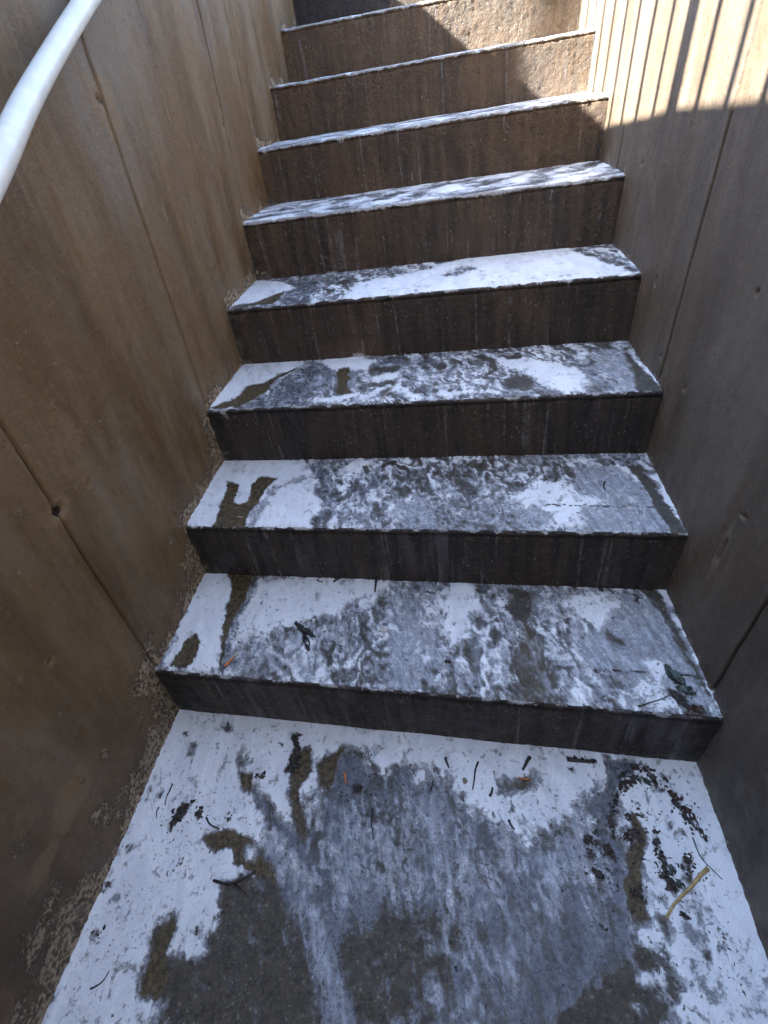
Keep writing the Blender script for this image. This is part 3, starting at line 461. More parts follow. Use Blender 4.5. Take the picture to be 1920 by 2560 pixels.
KV = {'z': (.25, .3, .25, .62), 'F': (.14, 1, 0, 0), 'B': (0, .27, .18, 0), 'w': (1, 0, 0, 0), 'h': (.6, .5, 0, 0), 'f': (-.07, 1, 0, 0), 'l': (.42, 1, 0, 0), 'b': (0, 0, 0, 0), 'o': (0, 0, 1, 0), 'k': (0, 0, 0, 1),
      't': (.28, 0, .5, 0), 'm': (.42, .55, 0, 0), 'q': (.55, .3, 0, .45), 's': (.8, 0, .15, .05)}
def seg_d(px, py, ax, ay, bx, by):
    dx, dy = bx - ax, by - ay; L2 = dx * dx + dy * dy + 1e-12
    t = np.clip(((px - ax) * dx + (py - ay) * dy) / L2, 0, 1)
    return np.hypot(px - ax - t * dx, py - ay - t * dy), t
def paint(X, Y, strokes, base, marble=1):
    sh = X.shape; x = X.ravel(); y = Y.ravel()
    wxn = x + .007 * fbm(x * 30, y * 22, 3, 4) ; wyn = y + .007 * fbm(x * 30, y * 22, 5, 4)
    rag = fbm(x * 130, y * 110, 9, 3)
    M = np.tile(np.array(tuple(base) + (0,), float), (len(x), 1))     # fifth channel: how calm (unmarbled) the film is
    for kind, soft, shp, pts in strokes:
        soft = soft * {'o': 1.8, 'k': 2.2, 'w': 4.0, 'q': 2.5, 'b': 4.0, 'B': 3.0}.get(kind, 4.5)
        P = np.array(pts); r = P[:, 2].max() if shp == 'L' else 0; m = r + soft + .01
        sel = np.where((wxn > P[:, 0].min() - m) & (wxn < P[:, 0].max() + m) & (wyn > P[:, 1].min() - m) & (wyn < P[:, 1].max() + m))[0]
        if len(sel) == 0: continue
        px, py = wxn[sel], wyn[sel]
        if shp == 'L':
            d = np.full(len(sel), 9.0)
            if len(P) == 1: d = np.hypot(px - P[0, 0], py - P[0, 1]) - P[0, 2]
            for a, b in zip(P[:-1], P[1:]):
                dd, t = seg_d(px, py, a[0], a[1], b[0], b[1]); d = np.minimum(d, dd - (a[2] * (1 - t) + b[2] * t))
        else:
            d = np.full(len(sel), 9.0); ins = np.zeros(len(sel), bool)
            for a, b in zip(P, np.roll(P, -1, 0)):
                dd, t = seg_d(px, py, a[0], a[1], b[0], b[1]); d = np.minimum(d, dd)
                c = ((a[1] > py) != (b[1] > py)) & (px < (b[0] - a[0]) * (py - a[1]) / (b[1] - a[1] + 1e-12) + a[0]); ins ^= c
            d = np.where(ins, -d, d)
        d = d + rag[sel] * min(.004, soft)
        al = sstep(soft * .6, -soft * .6, d) if soft > 0 else (d < 0).astype(float)
        M[sel] = M[sel] * (1 - al[:, None]) + np.array(KV[kind] + ({'l': .8, 'f': .45}.get(kind, 0),)) * al[:, None]
    if marble:
        q1 = fbm(x * 13, y * 8, 101, 4); q2 = fbm(x * 13, y * 8, 103, 4)
        mb = fbm(x * 24 + 2.4 * q1, y * 13 + 2.4 * q2, 105, 5) * (.55 + 1.1 * np.clip(.45 + fbm(x * 4, y * 4, 117, 2), 0, 1)) + .35 * fbm(x * 7, y * 5, 119, 3); fine = fbm(x * 75 + 2 * q2, y * 60 + 2 * q1, 107, 4)
        vein = np.clip(1 - np.abs(fbm(x * 17 + 2.6 * q2, y * 8 + 2.6 * q1, 109, 4)) / .05, 0, 1) ** 1.5
        W = M[:, 0]; F = M[:, 1]; mid = 4 * W * (1 - W); keep = (1 - np.clip(M[:, 2], 0, 1) * .85) * (1 - M[:, 4])
        if marble == 2:      # flow lines fanning down towards the foot of the landing
            th = np.arctan2(x + .10, y + .45); rr = np.hypot(x + .10, y + .45)
            st = fbm(th * 34, rr * 4.5, 111, 4); st2 = fbm(th * 90, rr * 7, 113, 3)
            W = W + (.42 * st + .22 * st2) * np.clip(F, .25, 1) * np.clip(keep, .35, 1) * (W < .95) - .17 * F
        W = W + keep * ((.10 + .34 * mid + (.22 if marble == 1 else .15) * F) * mb * 1.2 + (.08 + .16 * mid + .10 * F) * fine) - vein * (.05 + .35 * mid + .30 * F) * keep
        M[:, 0] = np.clip(W, -.2, 1.25); M[:, 1] = np.clip(F + .35 * (mb * .7 + fine * .4) * keep, 0, 1)
        M[:, 3] = M[:, 3] + .25 * np.clip(fbm(x * 40, y * 30, 115, 4) - .42, 0, 1) * keep * 3
    return M[:, :4].reshape(*sh, 4)

# ------------------------------------------------------------------ landing and staircase
def line_pts(k, s):
    """world XY of nosing k (1-based) at parameter s (0 left wall, 1 right wall)"""
    z = ZT[k - 1]; ax, ay = wx(WL, YL[k - 1], z), YL[k - 1]; bx, by = wx(WR, YR[k - 1], z), YR[k - 1]
    return ax + (bx - ax) * s, ay + (by - ay) * s
def normal(k):
    ax, ay = line_pts(k, 0); bx, by = line_pts(k, 1); L = math.hypot(bx - ax, by - ay)
    return (by - ay) / L, -(bx - ax) / L, L     # horizontal, towards the foot of the stairs

def relief(X, Y, M):
    return .0018 * sstep(.2, .9, M[..., 0]) + .0012 * M[..., 3] + .0012 * fbm(X * 9, Y * 9, 21, 3) + .0005 * fbm(X * 90, Y * 90, 23, 3) * (1 - .7 * M[..., 1])

def build_landing():
    t = np.r_[np.linspace(-2.0, 0.0, 60)[:-1], np.linspace(0, 1, 330)]
    s = np.linspace(-.02, 1.02, 420)
    T, S_ = np.meshgrid(t, s, indexing='ij')
    ax, ay = line_pts(1, S_)
    nx, ny, L = normal(1)
    Yfar = ay + .02
    y0 = 0.0
    Y = np.where(T >= 0, y0 + (Yfar - y0) * T, T)
    X = wx(WL, Y, 0) + (wx(WR, Y, 0) - wx(WL, Y, 0)) * S_
    M = paint(X, Y, STAINS[0], (1, 0, 0, 0), 2)
    e = np.minimum(S_, 1 - S_)
    Z = relief(X, Y, M)
    me = grid_mesh('landing', X, Y, Z, M, flip=True)
    o = link('landing', me, M_TREAD); tag(o, label='concrete landing crusted with white deposit at the foot of the stairs', kind='structure'); return o
build_landing()

stair = bpy.data.objects.new('staircase', None); sc.collection.objects.link(stair)
tag(stair, 'dark brown concrete staircase with white crusted treads between two concrete walls', 'staircase')
stair.location = (-.05, .55, 0); bpy.context.view_layer.update()
def kid(o, par):
    o.parent = par; o.matrix_parent_inverse = Matrix.Translation(-par.matrix_world.translation); return o
ORD = ['lowest', 'second lowest', 'third lowest', 'fourth lowest', 'fifth lowest', 'sixth lowest', 'seventh lowest', 'eighth lowest', 'ninth lowest', 'tenth lowest', 'topmost']
def build_step(k):
    z1 = ZT[k - 1]; z0 = 0 if k == 1 else ZT[k - 2]; nx, ny, L = normal(k)
    s = np.linspace(-.02, 1.02, 320 if k < 9 else 120)
    rn = .007
    # profile: (inward offset, height) bottom to top, then round the nosing
    hs = np.linspace(z0 - .012, z1 - rn - .010, 46)
    prof = [(0.0, h) for h in hs] + [(0.0008, z1 - rn - .0085), (.0022, z1 - rn - .007), (.0022, z1 - rn - .005), (.0, z1 - rn - .0035), (-.0006, z1 - rn - .0015)]
    for a in np.linspace(0, math.pi / 2, 6): prof.append((rn - rn * math.cos(a), z1 - rn + rn * math.sin(a)))
    pr = np.array(prof)
    I, S_ = np.meshgrid(np.arange(len(pr)), s, indexing='ij'); off = pr[I, 0]; Hh = pr[I, 1]
    bx, by = line_pts(k, S_); u = S_ * L
    dn = .0022 * fbm(u * 7 + k * 5, Hh * 7, 31, 3) + .0011 * fbm(u * 55, Hh * 45 + k, 33, 4)
    rg = np.clip(fbm(u * 9 + 3 * k, Hh * 9, 35, 3), 0, 1); dn = dn + .0018 * rg * np.abs(fbm(u * 120, Hh * 90, 37, 3))
    edge = sstep(z1 - .03, z1, Hh)
    chip = (np.clip(fbm(u * 28 + k * 3.3, np.full_like(u, k * 1.7), 39, 5) - .06, 0, 1) * .011 + .0016 * fbm(u * 130, Hh * 130 + k, 40, 3)) * edge
    off2 = off + chip - dn
    Zz = Hh - chip * .8 * sstep(z1 - .012, z1, Hh) + .0010 * fbm(u * 60, Hh * 3 + k, 41, 3) * edge
    X = bx - nx * off2; Y = by - ny * off2
    top = z1 - Hh; bot = Hh - z0; eL = u; eR = L - u
    W = .85 * np.exp(-np.maximum(top, 0) / (.006 + .012 * np.clip(fbm(u * 32, Hh * 0 + 3 * k, 44, 4), 0, 1))) * (.6 + .9 * fbm(u * 20, Hh * 0 + k, 43, 3))
    if k >= 5: W = np.maximum(W, .85 * np.exp(-np.maximum(top - .002, 0) / (.005 + .012 * np.clip(.3 + fbm(u * 26, Hh * 30 + k, 44, 4), 0, 1))))
    W = W + .75 * np.exp(-np.maximum(bot, 0) / .004) * (.3 + fbm(u * 14, Hh * 0 + k, 45, 3))
    if k == 4: W += .9 * np.exp(-((u - .39) / .045) ** 2) * np.exp(-np.maximum(bot, 0) / .022)
    if k == 5: W += .55 * np.exp(-((u - .26) / .04) ** 2) * np.exp(-np.maximum(bot, 0) / .016)
    if k == 3: W += .6 * np.exp(-((u - .045 - top * .5) / .012) ** 2) * sstep(.075, .03, top)
    F = np.clip((.85, .80, .72, .55, .42, .28, .2, .15, .15, .15, .15)[k - 1] + .28 * fbm(u * 5 + k * 2.1, Hh * 1.5, 47, 3), 0, 1)
    if k <= 2: F = np.maximum(F, sstep(.12, .03, np.abs(u - .27 - .35 * top)) * .9)
    O = 1.0 * np.exp(-eL / (.022 + .03 * np.clip(bot / .17, 0, 1) * 0 + .012)) * (1 if k <= 4 else .35) + .8 * np.exp(-np.maximum(bot, 0) / .010) * np.clip(fbm(u * 6 + k, Hh * 3, 49, 2), 0, 1)
    if k == 6 or k == 5: O += .9 * np.exp(-((eL - .04) / .05) ** 2) * sstep(.05, .0, bot)
    O = O * (.5 + .8 * np.clip(.5 + fbm(u * 20, Hh * 20, 51, 3), 0, 1)) * .8
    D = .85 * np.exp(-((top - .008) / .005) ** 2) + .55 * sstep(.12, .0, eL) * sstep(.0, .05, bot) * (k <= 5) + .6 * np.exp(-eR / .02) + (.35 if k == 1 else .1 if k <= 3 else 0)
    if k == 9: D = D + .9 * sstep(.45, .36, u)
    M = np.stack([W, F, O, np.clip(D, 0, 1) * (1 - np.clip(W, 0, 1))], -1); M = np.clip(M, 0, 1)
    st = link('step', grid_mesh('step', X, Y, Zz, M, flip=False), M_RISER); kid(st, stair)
    # tread
    nr = 80 if k < 6 else 44
    t = np.linspace(0, 1, nr)
    T, S2 = np.meshgrid(t, s, indexing='ij')
    ax, ay = line_pts(k, S2); ax = ax - nx * rn; ay = ay - ny * rn
    if k < 11:
        cx, cy = line_pts(k + 1, S2); cx = cx - nx * .012; cy = cy - ny * .012
    else:
        cx, cy = ax - nx * .5, ay - ny * .5
    X2 = ax + (cx - ax) * T; Y2 = ay + (cy - ay) * T
    base = (.62, .5, 0, 0) if k >= 5 else (.45, .6, 0, 0)
    M2 = paint(X2, Y2, STAINS.get(k, []), base)
    if k >= 5:
        q = np.clip(.62 + .9 * fbm(X2 * 9, Y2 * 14, 61 + k, 4), 0, 1); M2[..., 0] = q
    # dirt line at the nosing
    dpt = T * .30
    M2[..., 3] = np.maximum(M2[..., 3], .35 * np.exp(-dpt / .004) * np.clip(.4 + fbm(X2 * 25, Y2 * 25, 63, 3), 0, 1) * (k < 5))
    chip2 = np.clip(fbm(S2 * L * 28 + k * 3.3, np.full_like(S2, k * 1.7), 39, 5) - .06, 0, 1) * .011 * .8 * np.exp(-dpt / .006)
    Z2 = z1 + relief(X2, Y2, M2) * sstep(0, .02, dpt) - chip2
    tr = link('tread', grid_mesh('tread', X2, Y2, Z2, M2, flip=True), M_TREAD); tr.parent = st
    lab = {1: 'tread with a brown wet streak at its left and a dark leaf at its right', 2: 'tread with two joined brown wet patches at its left', 3: 'tread with a brown round stain right of its middle', 4: 'narrow looking tread mostly covered in white crust'}
    if k in lab: tr['label'] = lab[k]
for k in range(1, 11): build_step(k)

# ------------------------------------------------------------------ walls
def stair_z(y, side):
    """height of the stair surface where it meets the wall"""
    Ys = YL if side == 'L' else YR; z = np.zeros_like(y)
    for a, b in zip(Ys, ZT): z = np.where(y >= a, b, z)
    return z
def riser_d(y, z, side):
    """distance to the nearest riser end on the wall"""
    Ys = YL if side == 'L' else YR; d = np.full_like(y, 9.0); z0 = 0
    for a, b in zip(Ys, ZT):
        d = np.minimum(d, np.hypot(y - a, np.maximum(0, np.maximum(z - b, z0 - z)))); z0 = b
    return d
def wall(side, W, joints, holes, patches):
    ys = set(np.round(np.r_[np.linspace(-2.0, 0, 40), np.linspace(0, 2.7, 460), np.linspace(2.7, 4.2, 60)], 5))
    for j, _, _ in joints:
        ys = {a for a in ys if abs(a - j) > .0065}
        ys |= {j - .0045, j - .0026, j - .0013, j, j + .0013, j + .0026, j + .0045}
    ys = np.array(sorted(ys)); zs = np.linspace(-.03, GZ - .012, 300)
    Y, Z = np.meshgrid(ys, zs, indexing='ij')
    sg = 1 if side == 'L' else -1        # outward (into the stairwell)
    Z = Z.copy()
    disp = .004 * fbm(Y * 1.7, Z * .9, 71 + sg, 3) + .0016 * fbm(Y * 12, Z * 1.6, 73 + sg, 4) + .0006 * fbm(Y * 70, Z * 22, 75 + sg, 3)
    H = np.zeros_like(Y); P_ = np.zeros_like(Y)
    dep = np.zeros_like(Y)
    for j, za, zb in joints:
        jit = .0022 * fbm(Z * 9 + j * 7, Z * 0 + j, 77, 3)
        d = np.abs(Y - j)
        lvl = sstep(.0030, .0008, d) * sstep(za - .02, za + .02, Z) * sstep(zb + .02, zb - .02, Z) * np.clip(.95 + .7 * fbm(Z * 14, Z * 0 + j * 3, 79, 3), .45, 1)
        dep = np.maximum(dep, lvl)
        Y = Y + jit * np.exp(-(d / .02) ** 2)
        disp = disp + .0014 * np.exp(-(d / .02) ** 2) * np.sign(Y - j)
    for y0, z0, ry, rz in holes:
        q = np.hypot((Y - y0) / ry, (Z - z0) / rz) + .35 * fbm(Y * 90, Z * 90, 81, 3); dep = np.maximum(dep, sstep(1.15, .6, q)); P_ = np.maximum(P_, .8 * sstep(3.6, 1.5, q))
    disp = disp - .012 * dep; H = dep
    for y0, z0, ry, rz, lv in patches:
        q = np.hypot((Y - y0) / ry, (Z - z0) / rz) + .4 * fbm(Y * 25, Z * 18, 83, 4); a = sstep(1.35, .55, q); P_ = np.maximum(P_, lv * a); disp = disp + .0008 * a
    szz = stair_z(Y, side); hgt = Z - szz; rd = riser_d(Y, Z, side)
    low = sstep(1.2, -.2, Y)
    reach = (.026 + .125 * low * (side == 'L') + .022 * (side == 'L'))
    cr = np.exp(-np.maximum(hgt, 0) / reach) * (1.0 if side == 'L' else .62)
    cr = 1.15 * cr * np.clip(.80 + 1.0 * fbm(Y * 11, Z * 11, 85, 4), .0, 1.3)
    cr = np.maximum(cr, np.exp(-rd / .075) * (1.5 if side == 'L' else .45) * sstep(1.9, .9, Y) * np.clip(.8 + .6 * fbm(Y * 14, Z * 14, 86, 3), 0, 1))
    if side == 'L':
        blob = sstep(.05, .30, fbm(Y * 5, Z * 5, 87, 4)) * sstep(.42, .25, Z) * sstep(1.0, .5, Y) * .5
        cr = np.maximum(cr, blob)
    cr = np.where(hgt < .002, .95 * (side == 'L') + .4 * (side == 'R'), cr)
    wall_shade = sstep(.55, .05, hgt) * sstep(1.25, .45, Y) * np.clip(.55 + .6 * fbm(Y * 4, Z * 3, 89, 3), 0, 1)  # painted shade, stronger towards the foot and the near end
    if side == 'R': wall_shade = np.maximum(wall_shade * .9, .22 * sstep(2.0, .6, Y))  # right wall also gets shade in its colour higher up
    disp = disp + .0050 * np.clip(cr, 0, 1) * np.clip(.5 + fbm(Y * 85, Z * 85, 91, 3), 0, 1.4)
    X = wx(W, Y, Z) + sg * disp
    # wall head and back: extra columns of vertices turned outwards
    tops = []
    for dx, zz_ in ((.0, GZ + .002), (.006, GZ + .010), (.24, GZ + .010), (.24, GZ - .3)):
        tops.append((wx(W, ys, GZ) - sg * dx, ys, np.full_like(ys, zz_)))
    X = np.concatenate([X] + [t[0][:, None] for t in tops], 1); Y = np.concatenate([Y] + [t[1][:, None] for t in tops], 1); Z = np.concatenate([Z] + [t[2][:, None] for t in tops], 1)
    pad = np.zeros((len(ys), 4)); f = lambda a: np.concatenate([a, pad], 1)
    M = np.stack([f(np.clip(cr, 0, 1)), f(P_), f(H), f(wall_shade)], -1)
    return grid_mesh('concrete_wall', X, Y, Z, M, flip=(side == 'R'))
JL = [(0.165, 0, 1.9), (0.765, .12, 1.9), (1.352, .50, 1.9), (1.965, .80, 1.9), (2.18, .95, 1.24), (2.57, 1.2, 1.9)]
JR = [(-.12, 0, 1.9), (0.478, .12, 1.9), (1.070, .40, 1.9), (1.716, .72, 1.9), (2.33, 1.0, 1.9)]
HL = [(1.339, 1.189, .010, .008), (1.961, 1.112, .008, .006), (.769, .639, .012, .010), (.59, .452, .006, .006), (.853, .632, .004, .006)]
PL = [(1.352, 1.178, .042, .060, 1.0), (1.451, .975, .012, .018, 1.0), (1.61, 1.19, .006, .06, .9), (1.32, 1.215, .014, .018, .8), (.86, .70, .05, .10, .55), (.47, .22, .07, .045, .8), (.36, .20, .06, .03, .7), (.40, .30, .03, .03, .6)]
HR = [(.604, .498, .005, .004), (.618, .405, .004, .028), (1.093, .565, .006, .004), (.936, .563, .006, .006), (1.225, .695, .004, .012), (.80, .80, .004, .004), (1.50, .90, .006, .006)]
PR = [(.62, .37, .012, .010, .8), (1.0, .60, .02, .012, .5), (.70, .70, .03, .10, .35), (1.35, .85, .03, .09, .35)]
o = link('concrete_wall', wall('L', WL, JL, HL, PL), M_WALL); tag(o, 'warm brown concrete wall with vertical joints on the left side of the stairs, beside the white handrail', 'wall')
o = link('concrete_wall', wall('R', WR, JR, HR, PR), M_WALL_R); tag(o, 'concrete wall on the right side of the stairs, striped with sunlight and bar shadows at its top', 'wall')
def endwall():
    """tall unseen wall with a door, added behind the landing to keep sky light off the risers"""
    h = bpy.data.objects.new('sky_block_wall', None); sc.collection.objects.link(h); h.location = (0, -2.2, 0); bpy.context.view_layer.update()  # out of view, put in to cut the sky light behind the camera
    tag(h, 'tall unseen wall with a door, added behind the landing to block sky light', 'sky_block_wall')
    zt = 5.6; d0, d1 = -.95, -.05
    for lo, hi in (((-6, -2.3, -.05), (d0, -2.0, zt)), ((d1, -2.3, -.05), (6, -2.0, zt)), ((d0, -2.3, 2.02), (d1, -2.0, zt))):
        kid(link('wall', box('wall', lo, hi), M_KERB), h)
    d = link('door', box('door', (d0 + .003, -2.2, 0.01), (d1 - .003, -2.15, 2.017)), M_METAL); kid(d, h)
    link('handle', tube('handle', [(d1 - .1, -2.15, 1.02), (d1 - .1, -2.10, 1.02), (d1 - .22, -2.10, 1.02)], .009, 10), M_PIPE, d)
endwall()

def ground():
    """one sheet at street level with the stairwell cut out of it"""
    ys = [-60, -2.15] + list(np.linspace(-2.0, 3.45, 12)) + [60]
    V = []; F = []
    def strip(pts):
        b = len(V); V.extend(pts); F.append(tuple(range(b, b + len(pts))))
    z = GZ - .007
    L_ = [(wx(WL, y, GZ) - .12, y) for y in np.linspace(-2.12, 3.36, 12)]; R_ = [(wx(WR, y, GZ) + .12, y) for y in np.linspace(-2.12, 3.36, 12)]
    for i in range(11):
        a, b = L_[i], L_[i + 1]; strip([(-60, a[1], z), (a[0], a[1], z), (b[0], b[1], z), (-60, b[1], z)])
        a, b = R_[i], R_[i + 1]; strip([(a[0], a[1], z), (60, a[1], z), (60, b[1], z), (b[0], b[1], z)])
    strip([(-60, -60, z), (60, -60, z), (60, -2.12, z), (-60, -2.12, z)])
    strip([(-60, 3.36, z), (60, 3.36, z), (60, 60, z), (-60, 60, z)])
    o = link('ground', raw_mesh('ground', V, F), M_GROUND); tag(o, kind='structure')
ground()

# ------------------------------------------------------------------ kerb and railing at street level: they cast the barred shadow on the right wall
KT = 2.30
def ke(y): return float(np.interp(y, [-2, -1, 0, 1, 1.4, 1.9, 2.3, 2.65, 3.6], [-1.20, -.98, -.86, -.784, -.738, -.706, -.702, -.665, -.60]))
def kerb():
    yy = [-1.9, -1.0, 0, .5, 1, 1.4, 1.9, 2.3, 2.65, 3.6]; V = []; F = []
    for y in yy: V += [(ke(y), y, GZ - .05), (ke(y), y, KT), (ke(y) - .14, y, KT), (ke(y) - .14, y, GZ - .05)]
    for i in range(len(yy) - 1):
        for k in range(3): F.append((4 * i + k, 4 * i + k + 1, 4 * i + k + 5, 4 * i + k + 4))
    F += [(3, 2, 1, 0), tuple(4 * (len(yy) - 1) + q for q in range(4))]
    o = link('kerb', raw_mesh('kerb', V, F), M_KERB); tag(o, 'low concrete upstand above the left side of the stairwell, carrying the barred railing', 'kerb')
kerb()
rail = bpy.data.objects.new('railing', None); sc.collection.objects.link(rail); rail.location = (ke(1) - .05, 1, KT)
tag(rail, 'grey metal railing with upright bars on the concrete upstand above the stairs', 'railing'); bpy.context.view_layer.update()
def rx(y): return ke(y) - .05
first = None
bar_me = tube('bar', [(0, 0, 0), (0, 0, .98)], .0115, 8)
for i in range(-11, 18):
    y = 1.44 + .1305 * i
    if i == 0 or i == 10 or i == -10: continue
    b = link('bar', bar_me, M_METAL); b.location = (rx(y), y, KT); kid(b, rail)
for i in (-10, 0, 10):
    y = 1.445 + .1305 * i
    b = link('post', box('post', (-.03, -.03, 0), (.03, .03, 1.02)), M_METAL); b.location = (rx(y), y, KT); kid(b, rail)
b = link('top_rail', tube('top_rail', [(rx(y), y, KT + 1.0) for y in np.linspace(.0, 3.6, 6)], .022, 10), M_METAL); kid(b, rail)

# ------------------------------------------------------------------ white handrail at the upper left
hp = [(-.400, .20, .925), (-.390, .45, 1.010), (-.384, .65, 1.078), (-.383, .795, 1.1286), (-.388, .940, 1.179), (-.393, 1.135, 1.241), (-.366, 1.3415, 1.3244), (-.330, 1.55, 1.41), (-.29, 1.75, 1.50), (-.235, 2.05, 1.66), (-.18, 2.35, 1.83)]
def smooth_path(p, n=6):
    P = [np.array(q) for q in p]; P = [2 * P[0] - P[1]] + P + [2 * P[-1] - P[-2]]; o = []
    for i in range(1, len(P) - 2):
        for t in np.linspace(0, 1, n, endpoint=False):
            a, b, c, d = P[i - 1:i + 3]; o.append(.5 * ((2 * b) + (-a + c) * t + (2 * a - 5 * b + 4 * c - d) * t * t + (-a + 3 * b - 3 * c + d) * t ** 3))
    o.append(P[-2]); return o
hr = bpy.data.objects.new('handrail', None); sc.collection.objects.link(hr); hr.location = (-.39, 1.0, 1.2); bpy.context.view_layer.update()
tag(hr, 'smooth white tubular handrail rising along the left wall at the upper left', 'handrail')
kid(link('pipe', tube('pipe', smooth_path(hp), .0165, 28), M_PIPE), hr)
for (px, py, pz) in [(-.390, .45, 1.010), (-.29, 1.75, 1.50)]:
    wxp = wx(WL, py, pz)
    kid(link('bracket', tube('bracket', [(wxp - .01, py, pz - .07), (wxp + .03, py, pz - .07), (px, py, pz - .055), (px, py, pz - .015)], .007, 10), M_METAL), hr)

# ------------------------------------------------------------------ loose things on the treads
random.seed(4)
def twig(name, label, cat, a, b, z, r, mat, bend=.12, group=None, fork=False, lift=.0):
    a = Vector((a[0], a[1], z + r * .8 + .0012)); b = Vector((b[0], b[1], z + r * .8 + .0012 + lift)); L = (b - a).length; sd = (b - a).cross(Vector((0, 0, 1))).normalized()
    n = 9; pts = []; rad = []
    ph = random.random() * 6
    for i in range(n):
        t = i / (n - 1); p = a.lerp(b, t) + sd * L * bend * math.sin(math.pi * t) + sd * L * .012 * math.sin(9 * t + ph); pts.append(p); rad.append(r * (1 - .45 * t) * (1 + .14 * math.sin(23 * t + ph)))
    o = link(name, tube(name, pts, rad, 8), mat); tag(o, label, cat, group)
    if fork:
        p = pts[4]; q = p + (b - a) * .32 + sd * L * .3; q.z = p.z
        c = link('side_shoot', tube('side_shoot', [p, p.lerp(q, .5) + Vector((0, 0, .001)), q], [r * .6, r * .5, r * .3], 6), mat, o)
    return o
def leaf(name, label, cat, c, z, L, Wd, ang, mat, curl=.25, seed=0, group=None, irregular=.25):
    """a crumpled, torn scrap of leaf with real thickness"""
    rs = np.random.RandomState(seed + 11); nu, nv = 15, 9; V = []; F = []
    for i in range(nu):
        t = i / (nu - 1)
        for j in range(nv):
            q = j / (nv - 1) * 2 - 1
            wd = Wd * .5 * (math.sin(math.pi * min(1, t * .93 + .05)) ** .7) * (1 + irregular * math.sin(t * 17 + seed * 2 + q * 2) + irregular * .6 * math.sin(t * 31 + seed))
            x = (t - .5) * L + irregular * .15 * L * math.sin(q * 4 + seed); y = q * wd
            zz_ = .0016 + curl * Wd * (q * q) * .5 + .0016 * math.sin(t * 9 + seed) + .0014 * math.sin(q * 6 + t * 13) + rs.uniform(-.0005, .0005) + .0012
            ca, sa = math.cos(ang), math.sin(ang); V.append((c[0] + x * ca - y * sa, c[1] + x * sa + y * ca, z + zz_))
    N = nu * nv
    V += [(v[0], v[1], v[2] - .0009) for v in V]
    for i in range(nu - 1):
        for j in range(nv - 1):
            a = i * nv + j; F.append((a, a + nv, a + nv + 1, a + 1)); F.append((N + a, N + a + 1, N + a + nv + 1, N + a + nv))
    rim = [i * nv for i in range(nu)] + [(nu - 1) * nv + j for j in range(1, nv)] + [i * nv + nv - 1 for i in range(nu - 2, -1, -1)] + [j for j in range(nv - 2, 0, -1)]
    for a, b in zip(rim, rim[1:] + rim[:1]): F.append((b, a, N + a, N + b))
    o = link(name, raw_mesh(name, V, F, True), mat); tag(o, label, cat, group); return o
def pebble(name, label, cat, c, z, r, mat, seed=0, flat=.5):
    me = bpy.data.meshes.new(name); import bmesh
    bm = bmesh.new(); bmesh.ops.create_icosphere(bm, subdivisions=3, radius=r)
    for v in bm.verts:
        d = v.co.normalized(); k = 1 + .16 * math.sin(3 * d.x + seed) + .14 * math.sin(4 * d.y + 2 * seed) + .1 * math.sin(7 * d.z + 5 * d.x + seed)
        v.co = Vector((v.co.x * k, v.co.y * k * .85, v.co.z * k * flat)) + Vector((c[0], c[1], z + r * flat * .55))
    bm.to_mesh(me); bm.free(); me.polygons.foreach_set('use_smooth', np.full(len(me.polygons), True))
    o = link(name, me, mat); tag(o, label, cat); return o
Z1, Z2_, Z3, Z4, Z5 = ZT[:5]
def hexstub(name, label, a, b, z, r):
    o = twig(name, label, 'paper stub', a, b, z, r, M_ORANGE, bend=0); return o
s1 = twig('paper_stub', 'orange paper stub lying at the front left edge of the lowest step', 'paper stub', (-.419, .731), (-.400, .753), Z1, .0036, M_ORANGE, 0)
kid_tip = link('tip', tube('tip', [(-.400, .753, Z1 + .0042), (-.394, .760, Z1 + .0042)], .0034, 8), M_PALE, s1)
twig('paper_stub', 'small upright looking orange stub on the landing next to a black leaf scrap', 'paper stub', (-.183, .524), (-.180, .500), 0, .0028, M_ORANGE, 0)
twig('paper_stub', 'tiny faded orange stub on the landing near the tan patch right of the middle', 'paper stub', (.179, .453), (.203, .447), 0, .0022, M_ORANGE, .05)
twig('straw', 'long yellow straw lying across dark litter at the right of the landing', 'straw', (.455, .249), (.349, .194), 0, .0034, M_STRAW, .03)
twig('straw', 'pale thin straw lying on the third step', 'straw', (.039, 1.221), (.083, 1.296), Z3, .0016, M_PALE, .04)
twig('straw', 'tiny pale sliver on the brown wet patch of the second step', 'straw', (-.374, 1.055), (-.357, 1.050), Z2_, .0018, M_PALE, .02)
twig('twig', 'black twig at the back of the lowest step leaning from its riser', 'twig', (-.043, .930), (-.056, .876), Z1, .0036, M_TWIG, .05)
twig('twig', 'forked black twig on the lowest step left of the pale pebble', 'twig', (-.257, .823), (-.208, .771), Z1, .0036, M_TWIG, .10, fork=True)
twig('twig', 'short hooked black twig just in front of the forked twig on the lowest step', 'twig', (-.239, .783), (-.224, .741), Z1, .0026, M_TWIG, -.15)
twig('twig', 'short black twig lying at the back of the lowest step above the white area', 'twig', (-.161, .936), (-.147, .947), Z1, .0024, M_TWIG, .1)
twig('twig', 'thin dark twig at the back of the lowest step, leftmost of those beside its riser', 'twig', (-.203, .953), (-.188, .942), Z1, .0020, M_TWIG, .1)
twig('twig', 'tiny dark twig at the back middle of the lowest step right of the leaning twig', 'twig', (.070, .850), (.090, .840), Z1, .0017, M_TWIG, .1)
twig('twig', 'slender dark twig lying from the green leaf on the lowest step towards its nosing', 'twig', (.412, .476), (.478, .486), Z1, .0016, M_TWIG, .03)
twig('twig', 'small black twig standing out on the bluish right part of the second step', 'twig', (.533, .940), (.521, .912), Z2_, .0022, M_TWIG, .12)
